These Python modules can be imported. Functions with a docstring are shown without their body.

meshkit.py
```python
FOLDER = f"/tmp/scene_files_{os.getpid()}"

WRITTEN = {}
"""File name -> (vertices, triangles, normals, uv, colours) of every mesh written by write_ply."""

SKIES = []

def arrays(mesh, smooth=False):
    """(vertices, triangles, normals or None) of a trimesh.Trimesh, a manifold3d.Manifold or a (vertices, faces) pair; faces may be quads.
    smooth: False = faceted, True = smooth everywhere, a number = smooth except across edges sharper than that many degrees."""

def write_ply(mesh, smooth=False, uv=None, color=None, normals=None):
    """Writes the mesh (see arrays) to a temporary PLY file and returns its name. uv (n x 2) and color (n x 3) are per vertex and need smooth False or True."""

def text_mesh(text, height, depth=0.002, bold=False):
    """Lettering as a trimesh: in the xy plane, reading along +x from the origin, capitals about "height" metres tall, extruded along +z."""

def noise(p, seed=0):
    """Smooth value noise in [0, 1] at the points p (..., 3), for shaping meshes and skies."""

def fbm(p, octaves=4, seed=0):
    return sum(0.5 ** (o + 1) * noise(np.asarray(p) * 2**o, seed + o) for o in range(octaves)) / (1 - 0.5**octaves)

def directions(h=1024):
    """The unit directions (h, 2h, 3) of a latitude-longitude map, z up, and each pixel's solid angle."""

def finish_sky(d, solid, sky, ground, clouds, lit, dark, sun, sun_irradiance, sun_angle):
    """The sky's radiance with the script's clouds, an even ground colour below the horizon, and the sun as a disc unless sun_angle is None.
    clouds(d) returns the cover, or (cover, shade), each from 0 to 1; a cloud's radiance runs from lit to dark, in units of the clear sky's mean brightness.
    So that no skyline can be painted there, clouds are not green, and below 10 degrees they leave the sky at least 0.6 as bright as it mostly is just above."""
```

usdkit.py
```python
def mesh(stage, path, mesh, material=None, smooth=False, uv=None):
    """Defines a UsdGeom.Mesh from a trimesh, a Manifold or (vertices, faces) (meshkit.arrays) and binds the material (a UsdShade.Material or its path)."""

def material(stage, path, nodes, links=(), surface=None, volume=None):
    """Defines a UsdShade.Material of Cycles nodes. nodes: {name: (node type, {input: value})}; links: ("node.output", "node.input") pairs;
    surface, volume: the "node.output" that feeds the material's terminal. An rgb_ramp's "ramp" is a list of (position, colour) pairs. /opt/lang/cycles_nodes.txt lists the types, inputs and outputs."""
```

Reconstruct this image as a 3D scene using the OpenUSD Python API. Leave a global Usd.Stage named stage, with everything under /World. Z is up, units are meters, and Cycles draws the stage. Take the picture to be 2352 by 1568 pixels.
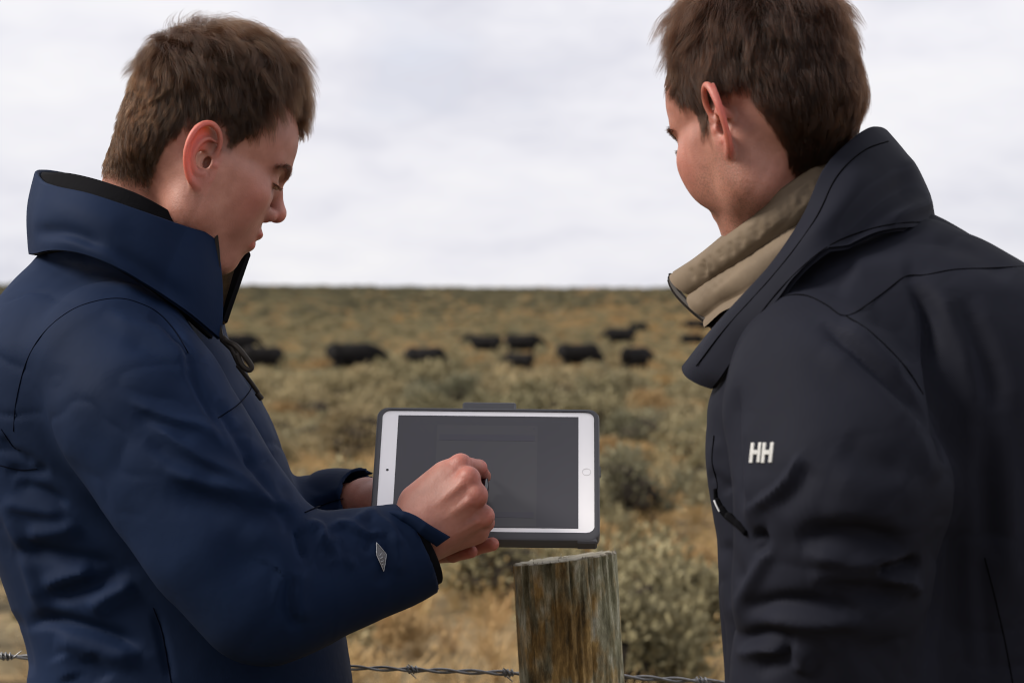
import math, random
import numpy as np, trimesh, usdkit, meshkit
from scipy.spatial import cKDTree
from scipy.ndimage import distance_transform_edt
from pxr import Gf, Sdf, Usd, UsdGeom, UsdLux, UsdShade, Vt

stage = Usd.Stage.CreateInMemory()
UsdGeom.SetStageUpAxis(stage, UsdGeom.Tokens.z)
UsdGeom.SetStageMetersPerUnit(stage, 1.0)
UsdGeom.Xform.Define(stage, '/World')
UsdGeom.Scope.Define(stage, '/World/Looks')

# ---------------------------------------------------------------- camera, sky, sun, exposure
CAM_Z = 1.43
cam = UsdGeom.Camera.Define(stage, '/World/camera')
cam.AddTranslateOp().Set(Gf.Vec3d(0, 0, CAM_Z))
cam.AddRotateXOp().Set(90.0)
cam.CreateHorizontalApertureAttr(36.0)
cam.CreateVerticalApertureAttr(36.0 * 682 / 1024)
cam.CreateFocalLengthAttr(85.0)
cam.CreateFStopAttr(8.0)
cam.CreateFocusDistanceAttr(2.72)
cam.CreateClippingRangeAttr(Gf.Vec2f(0.1, 5000))
cam.CreateExposureAttr(2.10)

SUN = np.array([-0.80, -0.12, 0.58]); SUN /= np.linalg.norm(SUN)
sun = UsdLux.DistantLight.Define(stage, '/World/sun')
sun.CreateIntensityAttr(0.40); sun.CreateAngleAttr(22.0); sun.CreateNormalizeAttr(True)
sun.CreateColorAttr(Gf.Vec3f(1.0, 0.93, 0.84))
_z = SUN; _x = np.cross([0, 0, 1.0], _z); _x /= np.linalg.norm(_x); _y = np.cross(_z, _x)
_m = np.eye(4); _m[0, :3], _m[1, :3], _m[2, :3] = _x, _y, _z
sun.AddTransformOp().Set(Gf.Matrix4d(_m.tolist()))

sky = UsdLux.DomeLight.Define(stage, '/World/sky')
sky.GetPrim().SetCustomDataByKey('kind', 'structure')
CL = 2.12          # radiance of the cloud deck before the strength below
usdkit.material(stage, '/World/Looks/sky_look', {
    'sky': ('sky_texture', {'sky_type': 'single_scattering', 'sun_disc': False, 'sun_elevation': float(math.asin(SUN[2])), 'sun_rotation': float(math.atan2(SUN[0], SUN[1]))}),
    'tc': ('texture_coordinate', {}),
    'sep': ('separate_xyz', {}),
    'zup': ('math', {'math_type': 'maximum', 'value2': 0.0}),
    'zoff': ('math', {'math_type': 'add', 'value2': 0.30}),
    'px': ('math', {'math_type': 'divide'}), 'py': ('math', {'math_type': 'divide'}),
    'comb': ('combine_xyz', {'z': 0.0}),
    'n1': ('noise_texture', {'scale': 2.3, 'detail': 7.0, 'roughness': 0.55, 'distortion': 0.3}),
    'n2': ('noise_texture', {'scale': 8.0, 'detail': 5.0, 'roughness': 0.5}),
    'cover': ('map_range', {'from_min': 0.25, 'from_max': 0.36, 'to_min': 0.955, 'to_max': 1.0, 'clamp': True}),
    'shade': ('rgb_ramp', {'ramp': [(0.34, (0.74 * CL, 0.745 * CL, 0.83 * CL)), (0.50, (0.91 * CL, 0.905 * CL, 0.96 * CL)), (0.68, (1.01 * CL, 1.0 * CL, 1.01 * CL))]}),
    'zen': ('math', {'math_type': 'multiply_add', 'value2': 0.5, 'value3': 1.0}),
    'lum': ('mix', {'mix_type': 'multiply', 'fac': 1.0}),
    'mixn': ('mix_float', {'fac': 0.35}),
    'mix': ('mix', {'mix_type': 'mix'}),
    'bg': ('background_shader', {'strength': 0.1}),
}, [('tc.generated', 'sep.vector'), ('sep.z', 'zup.value1'), ('zup.value', 'zoff.value1'), ('sep.x', 'px.value1'), ('zoff.value', 'px.value2'),
    ('sep.y', 'py.value1'), ('zoff.value', 'py.value2'), ('px.value', 'comb.x'), ('py.value', 'comb.y'), ('comb.vector', 'n1.vector'), ('comb.vector', 'n2.vector'),
    ('n1.fac', 'mixn.a'), ('n2.fac', 'mixn.b'), ('mixn.result', 'shade.fac'), ('n1.fac', 'cover.value'), ('zup.value', 'zen.value1'),
    ('shade.color', 'lum.color1'), ('zen.value', 'lum.color2'),
    ('cover.result', 'mix.fac'), ('sky.color', 'mix.color1'), ('lum.color', 'mix.color2'), ('mix.color', 'bg.color')], surface='bg.background')
UsdShade.MaterialBindingAPI.Apply(sky.GetPrim()).Bind(UsdShade.Material.Get(stage, '/World/Looks/sky_look'))

# ---------------------------------------------------------------- helpers
KPX = 36 / 85 / 2352            # tangent per reference unit: the photograph is measured on a 2352 x 1568 grid
def P(px, py, D):
    """The place in the world, D metres in front of the camera, of a point measured on the photograph."""
    return np.array([(px - 1176) * KPX * D, D, CAM_Z - (py - 784) * KPX * D])
def to_px(v):
    v = np.asarray(v, float)
    return np.stack([1176 + v[..., 0] / (KPX * v[..., 1]), 784 - (v[..., 2] - CAM_Z) / (KPX * v[..., 1])], -1)
USED = {}
def numbered(path):
    n = USED.get(path, 0); USED[path] = n + 1
    return path if n == 0 else f'{path}_{n:03d}'
def setdata(prim, label=None, category=None, group=None, kind=None):
    for k, v in (('label', label), ('category', category), ('group', group), ('kind', kind)):
        if v: prim.SetCustomDataByKey(k, v)
    return prim
def thing(name, label, category, group=None, loc=None, kind=None):
    x = UsdGeom.Xform.Define(stage, numbered('/World/' + name))
    if loc is not None: x.AddTranslateOp().Set(Gf.Vec3d(*map(float, loc)))
    setdata(x.GetPrim(), label, category, group, kind)
    return str(x.GetPath())
def part(parent, name, mesh, mat, smooth=40, label=None, kind=None, colors=None, subdiv=False):
    path = numbered(parent + '/' + name)
    m = usdkit.mesh(stage, path, mesh, LOOK[mat], smooth=smooth)
    for k, c in (colors or {}).items():
        c = np.asarray(c, np.float32)
        if c.ndim == 1: UsdGeom.PrimvarsAPI(m).CreatePrimvar(k, Sdf.ValueTypeNames.FloatArray, 'vertex').Set(Vt.FloatArray.FromNumpy(c))
        else: UsdGeom.PrimvarsAPI(m).CreatePrimvar(k, Sdf.ValueTypeNames.Color3fArray, 'vertex').Set(Vt.Vec3fArray.FromNumpy(c))
    setdata(m.GetPrim(), label=label, kind=kind)
    return path
def curves(parent, name, pts, counts, widths, mat, label=None):
    path = numbered(parent + '/' + name)
    c = UsdGeom.BasisCurves.Define(stage, path)
    c.CreateTypeAttr('linear')
    c.CreatePointsAttr(Vt.Vec3fArray.FromNumpy(np.asarray(pts, np.float32)))
    c.CreateCurveVertexCountsAttr(Vt.IntArray.FromNumpy(np.asarray(counts, np.int32)))
    c.CreateWidthsAttr(Vt.FloatArray.FromNumpy(np.asarray(widths, np.float32)))
    c.SetWidthsInterpolation('vertex')
    UsdShade.MaterialBindingAPI.Apply(c.GetPrim()).Bind(LOOK[mat])
    setdata(c.GetPrim(), label=label)
    return path
def cat(meshes):
    meshes = [m if isinstance(m, trimesh.Trimesh) else trimesh.Trimesh(np.asarray(m[0]), np.asarray(m[1]), process=False) for m in meshes]
    return trimesh.util.concatenate(meshes)
def unit(v): v = np.asarray(v, float); return v / (np.linalg.norm(v, axis=-1, keepdims=True) + 1e-12)
def spline(pts, n, closed=False):
    """Catmull-Rom through the points (any number of columns), n samples evenly along the curve."""
    p = np.asarray(pts, float)
    q = np.vstack([p[-1:], p, p[:2]]) if closed else np.vstack([2 * p[0] - p[1], p, 2 * p[-1] - p[-2]])
    out, m = [], len(q) - 3
    for i in range(m):
        t = np.linspace(0, 1, 24, endpoint=False)[:, None]
        a, b, c, d = q[i:i + 4]
        out.append(0.5 * (2 * b + (c - a) * t + (2 * a - 5 * b + 4 * c - d) * t**2 + (3 * b - a - 3 * c + d) * t**3))
    out = np.vstack(out + [q[m + 1][None]])
    s = np.concatenate([[0], np.cumsum(np.linalg.norm(np.diff(out[:, :3], axis=0), axis=1))])
    return np.stack([np.interp(np.linspace(0, s[-1], n), s, out[:, k]) for k in range(out.shape[1])], 1)
def tube(pts, r, sides=8, caps=True):
    p = np.asarray(pts, float); n = len(p)
    t = unit(np.gradient(p, axis=0)); r = np.broadcast_to(r, (n,))
    a = np.cross(t[0], [0, 0, 1.0] if abs(t[0][2]) < 0.9 else [1.0, 0, 0]); a = a / np.linalg.norm(a)
    rings = []
    for i in range(n):
        a = a - t[i] * (a @ t[i]); a = a / np.linalg.norm(a); b = np.cross(t[i], a)
        ang = np.arange(sides) * 2 * np.pi / sides
        rings.append(p[i] + r[i] * (np.cos(ang)[:, None] * a + np.sin(ang)[:, None] * b))
    v = np.vstack(rings); f = []
    for i in range(n - 1):
        for j in range(sides):
            k = (j + 1) % sides
            f += [(i * sides + j, i * sides + k, (i + 1) * sides + k), (i * sides + j, (i + 1) * sides + k, (i + 1) * sides + j)]
    if caps:
        v = np.vstack([v, p[:1], p[-1:]]); c0, c1 = len(v) - 2, len(v) - 1
        for j in range(sides):
            k = (j + 1) % sides
            f += [(c0, k, j), (c1, (n - 1) * sides + j, (n - 1) * sides + k)]
    return trimesh.Trimesh(v, np.array(f), process=False)
def grid_faces(n, m, wrap=False):
    i, j = np.meshgrid(np.arange(n - 1), np.arange(m if wrap else m - 1), indexing='ij'); k = (j + 1) % m
    a, b, c, d = i * m + j, i * m + k, (i + 1) * m + k, (i + 1) * m + j
    return np.vstack([np.stack([a, b, c], -1).reshape(-1, 3), np.stack([a, c, d], -1).reshape(-1, 3)])
def box(size, at=(0, 0, 0), bev=0.0):
    """A box with bevelled edges."""
    s = np.asarray(size, float) / 2
    if bev <= 0: m = trimesh.creation.box(2 * s)
    else:
        pts = []
        for sx in (-1, 1):
            for sy in (-1, 1):
                for sz in (-1, 1):
                    for k in range(3):
                        q = s - bev; q = q.copy(); q[k] = s[k]
                        pts.append(q * [sx, sy, sz])
        m = trimesh.convex.convex_hull(np.array(pts))
    m.apply_translation(at); return m

# ---- signed distance shapes: functions of points (n,3), negative inside; each knows a ball that holds it
def ball(f, c, r): f.ball = (np.asarray(c, float), float(r)); return f
def s_ell(c, r, R=None):
    c, r = np.asarray(c, float), np.asarray(r, float)
    def f(p):
        q = p - c
        if R is not None: q = q @ R
        a = np.linalg.norm(q / r, axis=1); b = np.linalg.norm(q / (r * r), axis=1)
        return a * (a - 1) / np.maximum(b, 1e-9)
    return ball(f, c, r.max())
def s_cone(a, b, ra, rb):
    a, b = np.asarray(a, float), np.asarray(b, float); d = b - a; L2 = d @ d
    def f(p):
        t = np.clip((p - a) @ d / L2, 0, 1)
        return np.linalg.norm(p - a - t[:, None] * d, axis=1) - (ra + (rb - ra) * t)
    return ball(f, (a + b) / 2, math.sqrt(L2) / 2 + max(ra, rb))
def s_chain(pts, rs, k=0.0):
    fs = [s_cone(pts[i], pts[i + 1], rs[i], rs[i + 1]) for i in range(len(pts) - 1)]
    return s_union(fs, k)
def smin(a, b, k):
    if k <= 0: return np.minimum(a, b)
    h = np.maximum(k - np.abs(a - b), 0) / k
    return np.minimum(a, b) - h * h * k * 0.25
MARGIN = 0.035
def inside(f, p, k=0.0):
    if not hasattr(f, 'ball'): return None
    c, r = f.ball; d = p - c
    return np.einsum('ij,ij->i', d, d) < (r + MARGIN + k) ** 2
def s_union(fs, k=0.0):
    """fs: shapes, or (shape, blend) pairs."""
    fs = [f if isinstance(f, tuple) else (f, k) for f in fs]
    def g(p):
        d = np.full(len(p), 1.0)
        for f, kk in fs:
            m = inside(f, p, kk)
            if m is None: d = smin(d, f(p), kk)
            elif m.any():
                i = np.flatnonzero(m); d[i] = smin(d[i], f(p[i]), kk)
        return d
    if all(hasattr(f, 'ball') for f, _ in fs):
        cs = np.array([f.ball[0] for f, _ in fs]); c = cs.mean(0)
        ball(g, c, max(np.linalg.norm(f.ball[0] - c) + f.ball[1] for f, _ in fs))
    return g
def s_cut(a, b, k=0.0):
    def g(p):
        d = a(p); m = inside(b, p, k)
        if m is None: return -smin(-d, b(p), k)
        if m.any():
            i = np.flatnonzero(m); d = d.copy(); d[i] = -smin(-d[i], b(p[i]), k)
        return d
    if hasattr(a, 'ball'): ball(g, *a.ball)
    return g
def s_loft(levels, axis_power=2.0):
    """Upright body of sections. levels: rows (z, x centre, y centre, x radius, y radius, turn in radians), interpolated smoothly."""
    L = np.array(sorted(levels), float)
    from scipy.interpolate import PchipInterpolator
    fi = PchipInterpolator(L[:, 0], L[:, 1:], axis=0)
    z0, z1 = L[0, 0], L[-1, 0]
    def g(p):
        z = np.clip(p[:, 2], z0, z1)
        v = fi(z); dx, dy = p[:, 0] - v[:, 0], p[:, 1] - v[:, 1]
        c, s = np.cos(v[:, 4]), np.sin(v[:, 4])
        ux, uy = (c * dx + s * dy) / v[:, 2], (-s * dx + c * dy) / v[:, 3]
        a = (np.abs(ux) ** axis_power + np.abs(uy) ** axis_power) ** (1 / axis_power)
        b = np.sqrt((ux / v[:, 2]) ** 2 + (uy / v[:, 3]) ** 2)
        d = np.where(a > 1e-4, a * (a - 1) / np.maximum(b, 1e-6), -np.minimum(v[:, 2], v[:, 3]))
        d = np.maximum(d, -np.minimum(v[:, 2], v[:, 3]))
        e = np.maximum(z0 - p[:, 2], p[:, 2] - z1)
        return np.maximum(d, e)
    return g
def mesh_sdf(f, lo, hi, h, project=2, largest=True):
    """Surface nets over the box lo..hi with cells of h metres, evaluated only near the surface."""
    lo, hi = np.asarray(lo, float), np.asarray(hi, float)
    q = 4; H = h * q
    nc = np.ceil((hi - lo) / H).astype(int) + 1
    ax = [lo[k] + H * np.arange(nc[k]) for k in range(3)]
    G = np.stack(np.meshgrid(*ax, indexing='ij'), -1)
    C = f(G.reshape(-1, 3)).reshape(nc)
    near = np.abs(C) < 2.2 * H
    cell = np.zeros(nc - 1, bool)
    for a, b, c in np.ndindex(2, 2, 2):
        cell |= near[a:nc[0] - 1 + a, b:nc[1] - 1 + b, c:nc[2] - 1 + c]
    nf = (nc - 1) * q + 1
    F = np.where(np.repeat(np.repeat(np.repeat(C[:-1, :-1, :-1], q, 0), q, 1), q, 2) < 0, -1.0, 1.0).astype(np.float32)
    F = np.pad(F, ((0, 1),) * 3, mode='edge')
    M = np.repeat(np.repeat(np.repeat(cell, q, 0), q, 1), q, 2)
    M = np.pad(M, ((0, 1),) * 3, mode='edge')
    I = np.argwhere(M)
    vals = np.concatenate([f(lo + h * I[s:s + 400000]) for s in range(0, len(I), 400000)])
    F[M] = vals
    for k in range(3):      # keep it closed at the box
        s = [slice(None)] * 3
        for e in (0, -1): s[k] = e; F[tuple(s)] = np.maximum(F[tuple(s)], h * 0.2)
    for _ in range(8):      # no chequered cell faces, so that every edge has two sides
        S, hit = F < 0, False
        for k in range(3):
            u, w = (k + 1) % 3, (k + 2) % 3
            def sl(a, b):
                s = [slice(None)] * 3; s[u] = slice(a, S.shape[u] - 1 + a); s[w] = slice(b, S.shape[w] - 1 + b); return tuple(s)
            A, B_, C_, D_ = S[sl(0, 0)], S[sl(1, 1)], S[sl(0, 1)], S[sl(1, 0)]
            amb = (A == B_) & (C_ == D_) & (A != C_)
            if amb.any():
                hit = True
                for q in ((0, 0), (1, 1), (0, 1), (1, 0)):
                    V = F[sl(*q)]; V[amb & (V < 0)] = h * 0.02
        if not hit: break
    S = F < 0
    n = np.array(F.shape) - 1
    cnt = np.zeros(n, np.int8)
    for a, b, c in np.ndindex(2, 2, 2): cnt += S[a:n[0] + a, b:n[1] + b, c:n[2] + c]
    act = (cnt > 0) & (cnt < 8)
    idx = -np.ones(n, np.int64); A = np.argwhere(act); idx[act] = np.arange(len(A))
    acc = np.zeros((len(A), 3)); num = np.zeros(len(A))
    corners = list(np.ndindex(2, 2, 2))
    val = {c: F[A[:, 0] + c[0], A[:, 1] + c[1], A[:, 2] + c[2]].astype(float) for c in corners}
    for c in corners:
        for k in range(3):
            if c[k]: continue
            d = tuple(c[i] + (i == k) for i in range(3))
            va, vb = val[c], val[d]; x = (va < 0) != (vb < 0)
            t = np.where(x, va / np.where(x, va - vb, 1), 0)
            pt = np.tile(np.array(c, float), (len(A), 1)); pt[:, k] += t
            acc[x] += pt[x]; num[x] += 1
    v = lo + h * (A + acc / np.maximum(num, 1)[:, None])
    faces = []
    for k in range(3):
        sl0 = [slice(None)] * 3; sl1 = [slice(None)] * 3
        sl0[k] = slice(0, -1); sl1[k] = slice(1, None)
        a, b = S[tuple(sl0)], S[tuple(sl1)]
        E = np.argwhere(a != b); flip = a[tuple(E.T)]
        u, w = (k + 1) % 3, (k + 2) % 3
        ok = (E[:, u] > 0) & (E[:, w] > 0) & (E[:, u] < n[u]) & (E[:, w] < n[w])
        E, flip = E[ok], flip[ok]
        def at(du, dw):
            e = E.copy(); e[:, u] -= du; e[:, w] -= dw
            return idx[tuple(e.T)]
        q4 = np.stack([at(1, 1), at(0, 1), at(0, 0), at(1, 0)], 1)
        q4 = np.where(flip[:, None], q4, q4[:, ::-1])
        faces.append(q4[(q4 >= 0).all(1)])
    q4 = np.vstack(faces)
    tri = np.vstack([q4[:, [0, 1, 2]], q4[:, [0, 2, 3]]])
    for _ in range(project):
        d = f(v); e = h * 0.5
        g = np.stack([f(v + np.eye(3)[k] * e) - f(v - np.eye(3)[k] * e) for k in range(3)], 1) / (2 * e)
        v = v - np.clip(d / np.maximum((g * g).sum(1), 0.25), -h, h)[:, None] * g
    if largest:
        from scipy.sparse import coo_matrix
        from scipy.sparse.csgraph import connected_components
        e = np.vstack([tri[:, [0, 1]], tri[:, [1, 2]]])
        _, lab = connected_components(coo_matrix((np.ones(len(e)), (e[:, 0], e[:, 1])), shape=(len(v), len(v))), directed=False)
        keep = lab == np.bincount(lab).argmax(); new = np.cumsum(keep) - 1
        tri = new[tri[keep[tri[:, 0]]]]; v = v[keep]
    return trimesh.Trimesh(v, tri, process=False)
def vnormals(m):
    v, f = np.asarray(m.vertices), np.asarray(m.faces)
    n = np.zeros_like(v); c = np.cross(v[f[:, 1]] - v[f[:, 0]], v[f[:, 2]] - v[f[:, 0]])
    for k in range(3): np.add.at(n, f[:, k], c)
    return unit(n)
def relax(m, it=4, lam=0.5):
    trimesh.smoothing.filter_taubin(m, lamb=lam, nu=lam + 0.02, iterations=it); return m
def noise3(p, s, seed=0, octaves=3): return meshkit.fbm(np.asarray(p) * s + 37.1, octaves, seed) - 0.5

# ---------------------------------------------------------------- looks
LOOK = {}
def look(name, nodes, links, surface='p.BSDF'):
    LOOK[name] = usdkit.material(stage, '/World/Looks/' + name, nodes, links, surface=surface)
def plain(name, color, rough=0.5, bump=None, spec=0.5, sheen=0.0, vary=0.0, scale=30.0, **kw):
    """A principled look, optionally mottled and with noise relief. bump: (scale, distance in metres)."""
    nodes = {'p': ('principled_bsdf', {'base_color': color, 'roughness': rough, 'specular_ior_level': spec, 'sheen_weight': sheen, **kw})}
    links = []
    if vary or bump: nodes['tc'] = ('texture_coordinate', {})
    if vary:
        c = np.array(color)
        nodes['n'] = ('noise_texture', {'scale': scale, 'detail': 5.0, 'roughness': 0.6})
        nodes['r'] = ('rgb_ramp', {'ramp': [(0.3, tuple(c * (1 - vary))), (0.7, tuple(c * (1 + vary)))]})
        links += [('tc.object', 'n.vector'), ('n.fac', 'r.fac'), ('r.color', 'p.base_color')]
    if bump:
        nodes['bn'] = ('noise_texture', {'scale': bump[0], 'detail': 3.0})
        nodes['b'] = ('bump', {'distance': bump[1], 'strength': 1.0})
        links += [('tc.object', 'bn.vector'), ('bn.fac', 'b.height'), ('b.normal', 'p.normal')]
    look(name, nodes, links)
# ---------------------------------------------------------------- land, sagebrush, grass
def land_z(x, y):
    x, y = np.asarray(x, float), np.asarray(y, float)
    r = np.where(y > 0, y, 0)
    ys = [0, 60, 100, 125, 155, 190, 230, 300, 420, 470, 600, 900, 1600]
    zs = [0, 0.0, 0.02, 0.12, 0.42, 1.15, 2.35, 5.1, 9.85, 10.3, 9.0, 2.0, -6.0]
    from scipy.interpolate import PchipInterpolator
    z = PchipInterpolator(ys, zs)(np.clip(r, 0, 1600))
    z = z - np.clip(r / 420, 0, 1) ** 2 * 0.006 * x
    amp = np.clip((r - 9) / 60, 0, 1)
    nz = meshkit.fbm(np.stack([x * 0.035, y * 0.035, 0 * x], -1), 3, 5) - 0.5
    nz2 = meshkit.fbm(np.stack([x * 0.22, y * 0.22, 0 * x], -1), 2, 9) - 0.5
    return z + amp * (nz * 0.5 * np.clip(r / 120, .2, 2.0) + nz2 * 0.12)

look('ground_look', {
    'g': ('geometry', {}), 'n1': ('noise_texture', {'scale': 0.07, 'detail': 6.0, 'roughness': 0.6}), 'n2': ('noise_texture', {'scale': 1.1, 'detail': 6.0, 'roughness': 0.65}),
    'm': ('mix_float', {'fac': 0.55}),
    'r': ('rgb_ramp', {'ramp': [(0.34, (0.07, 0.060, 0.038)), (0.46, (0.125, 0.098, 0.056)), (0.56, (0.19, 0.135, 0.070)), (0.68, (0.27, 0.19, 0.11))]}),
    'bn': ('noise_texture', {'scale': 9.0, 'detail': 6.0}), 'b': ('bump', {'distance': 0.05}),
    'p': ('principled_bsdf', {'roughness': 0.95, 'specular_ior_level': 0.1})},
    [('g.position', 'n1.vector'), ('g.position', 'n2.vector'), ('g.position', 'bn.vector'), ('n1.fac', 'm.a'), ('n2.fac', 'm.b'), ('m.result', 'r.fac'), ('r.color', 'p.base_color'),
     ('bn.fac', 'b.height'), ('b.normal', 'p.normal')])
def foliage_look(name, ramp, tip=1.35):
    look(name, {'o': ('object_info', {}), 'r': ('rgb_ramp', {'ramp': ramp}), 'tc': ('texture_coordinate', {}), 'n': ('noise_texture', {'scale': 9.0, 'detail': 3.0}),
        'h': ('map_range', {'from_min': 0.3, 'from_max': 0.75, 'to_min': 0.65, 'to_max': tip}), 'v': ('mix', {'mix_type': 'multiply', 'fac': 1.0}),
        'd': ('principled_bsdf', {'roughness': 0.8, 'specular_ior_level': 0.2}), 't': ('translucent_bsdf', {}), 'mx': ('mix_closure', {'fac': 0.10})},
        [('o.random', 'r.fac'), ('tc.object', 'n.vector'), ('n.fac', 'h.value'), ('r.color', 'v.color1'), ('h.result', 'v.color2'), ('v.color', 'd.base_color'), ('v.color', 't.color'),
         ('d.BSDF', 'mx.closure1'), ('t.BSDF', 'mx.closure2')], surface='mx.closure')
foliage_look('sage_leaf', [(0.0, (0.145, 0.130, 0.072)), (0.35, (0.205, 0.175, 0.096)), (0.7, (0.265, 0.212, 0.115)), (0.88, (0.14, 0.135, 0.085)), (1.0, (0.23, 0.18, 0.098))])
foliage_look('far_sage_leaf', [(0.0, (0.092, 0.085, 0.050)), (0.5, (0.122, 0.107, 0.062)), (1.0, (0.10, 0.094, 0.058))])
foliage_look('gold_leaf', [(0.0, (0.27, 0.18, 0.075)), (0.5, (0.34, 0.23, 0.11)), (1.0, (0.22, 0.145, 0.065))])
foliage_look('straw', [(0.0, (0.36, 0.25, 0.105)), (0.5, (0.43, 0.31, 0.15)), (1.0, (0.30, 0.17, 0.07))])
plain('twig', (0.030, 0.024, 0.018), 0.95, spec=0.1)  # stems, and the dark core that stands in for shade inside sagebrush

# the ground sheet: fine near the camera's view, wide to the horizon
xs = np.concatenate([np.linspace(-1500, -160, 24), np.linspace(-150, 150, 161), np.linspace(160, 1500, 24)])
ys = np.concatenate([np.linspace(-1500, -20, 12), np.linspace(-8, 60, 80), np.linspace(62, 240, 90), np.linspace(246, 640, 90), np.linspace(680, 1600, 14)])
GX, GY = np.meshgrid(xs, ys, indexing='ij')
gz = land_z(GX, GY)
gm = trimesh.Trimesh(np.stack([GX, GY, gz], -1).reshape(-1, 3), grid_faces(len(xs), len(ys))[:, ::-1], process=False)
if gm.face_normals[:, 2].mean() < 0: gm.invert()
gp = usdkit.mesh(stage, '/World/ground', gm, LOOK['ground_look'], smooth=True)
setdata(gp.GetPrim(), kind='structure')

def bush_mesh(seed, n, blade, width, squash=0.75, upright=0.35):
    """Leafy mound about 1 m across: many small blades on lumpy twig ends."""
    r = np.random.default_rng(seed)
    nl = 11
    lumps = np.stack([r.normal(0, 0.24, nl), r.normal(0, 0.24, nl), np.abs(r.normal(0.22, 0.12, nl))], 1); lr = r.uniform(0.16, 0.30, nl)
    k = r.integers(0, nl, n)
    d = unit(r.normal(size=(n, 3))); d[:, 2] = np.abs(d[:, 2]) * 1.25 - 0.12
    p = lumps[k] + unit(d) * (lr[k] * r.uniform(0.55, 1.05, n))[:, None]
    p[:, 2] = np.maximum(np.abs(p[:, 2]), 0.10) * squash + 0.10
    out = unit(unit(d) * 0.8 + [0, 0, upright] + r.normal(0, 0.45, (n, 3)))
    side = unit(np.cross(out, r.normal(size=(n, 3))))
    L = blade * r.uniform(0.6, 1.3, n)[:, None]; w = width * r.uniform(0.7, 1.3, n)[:, None]
    v = np.stack([p - side * w * 0.4, p + side * w * 0.4, p + out * L + side * w, p + out * L - side * w], 1).reshape(-1, 3)
    i = np.arange(n)[:, None] * 4
    return trimesh.Trimesh(v, np.vstack([i + [0, 1, 2], i + [0, 2, 3]]), process=False)
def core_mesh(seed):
    """Dark lump added inside a bush: its twig mass, coloured to give shaded gaps."""
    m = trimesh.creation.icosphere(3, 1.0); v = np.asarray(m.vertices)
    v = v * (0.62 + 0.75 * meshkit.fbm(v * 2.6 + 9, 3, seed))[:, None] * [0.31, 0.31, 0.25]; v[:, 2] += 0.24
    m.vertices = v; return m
def stems_mesh(seed, n=9):
    r = np.random.default_rng(seed); ms = []
    for _ in range(n):
        a = r.uniform(0, 6.28); e = np.array([math.cos(a), math.sin(a), 0]) * r.uniform(0.1, 0.34)
        ms.append(tube([(0, 0, -0.06), e * 0.45 + [0, 0, 0.13], e + [0, 0, r.uniform(0.25, 0.42)]], [0.014, 0.010, 0.004], 5))
    return cat(ms)
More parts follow.
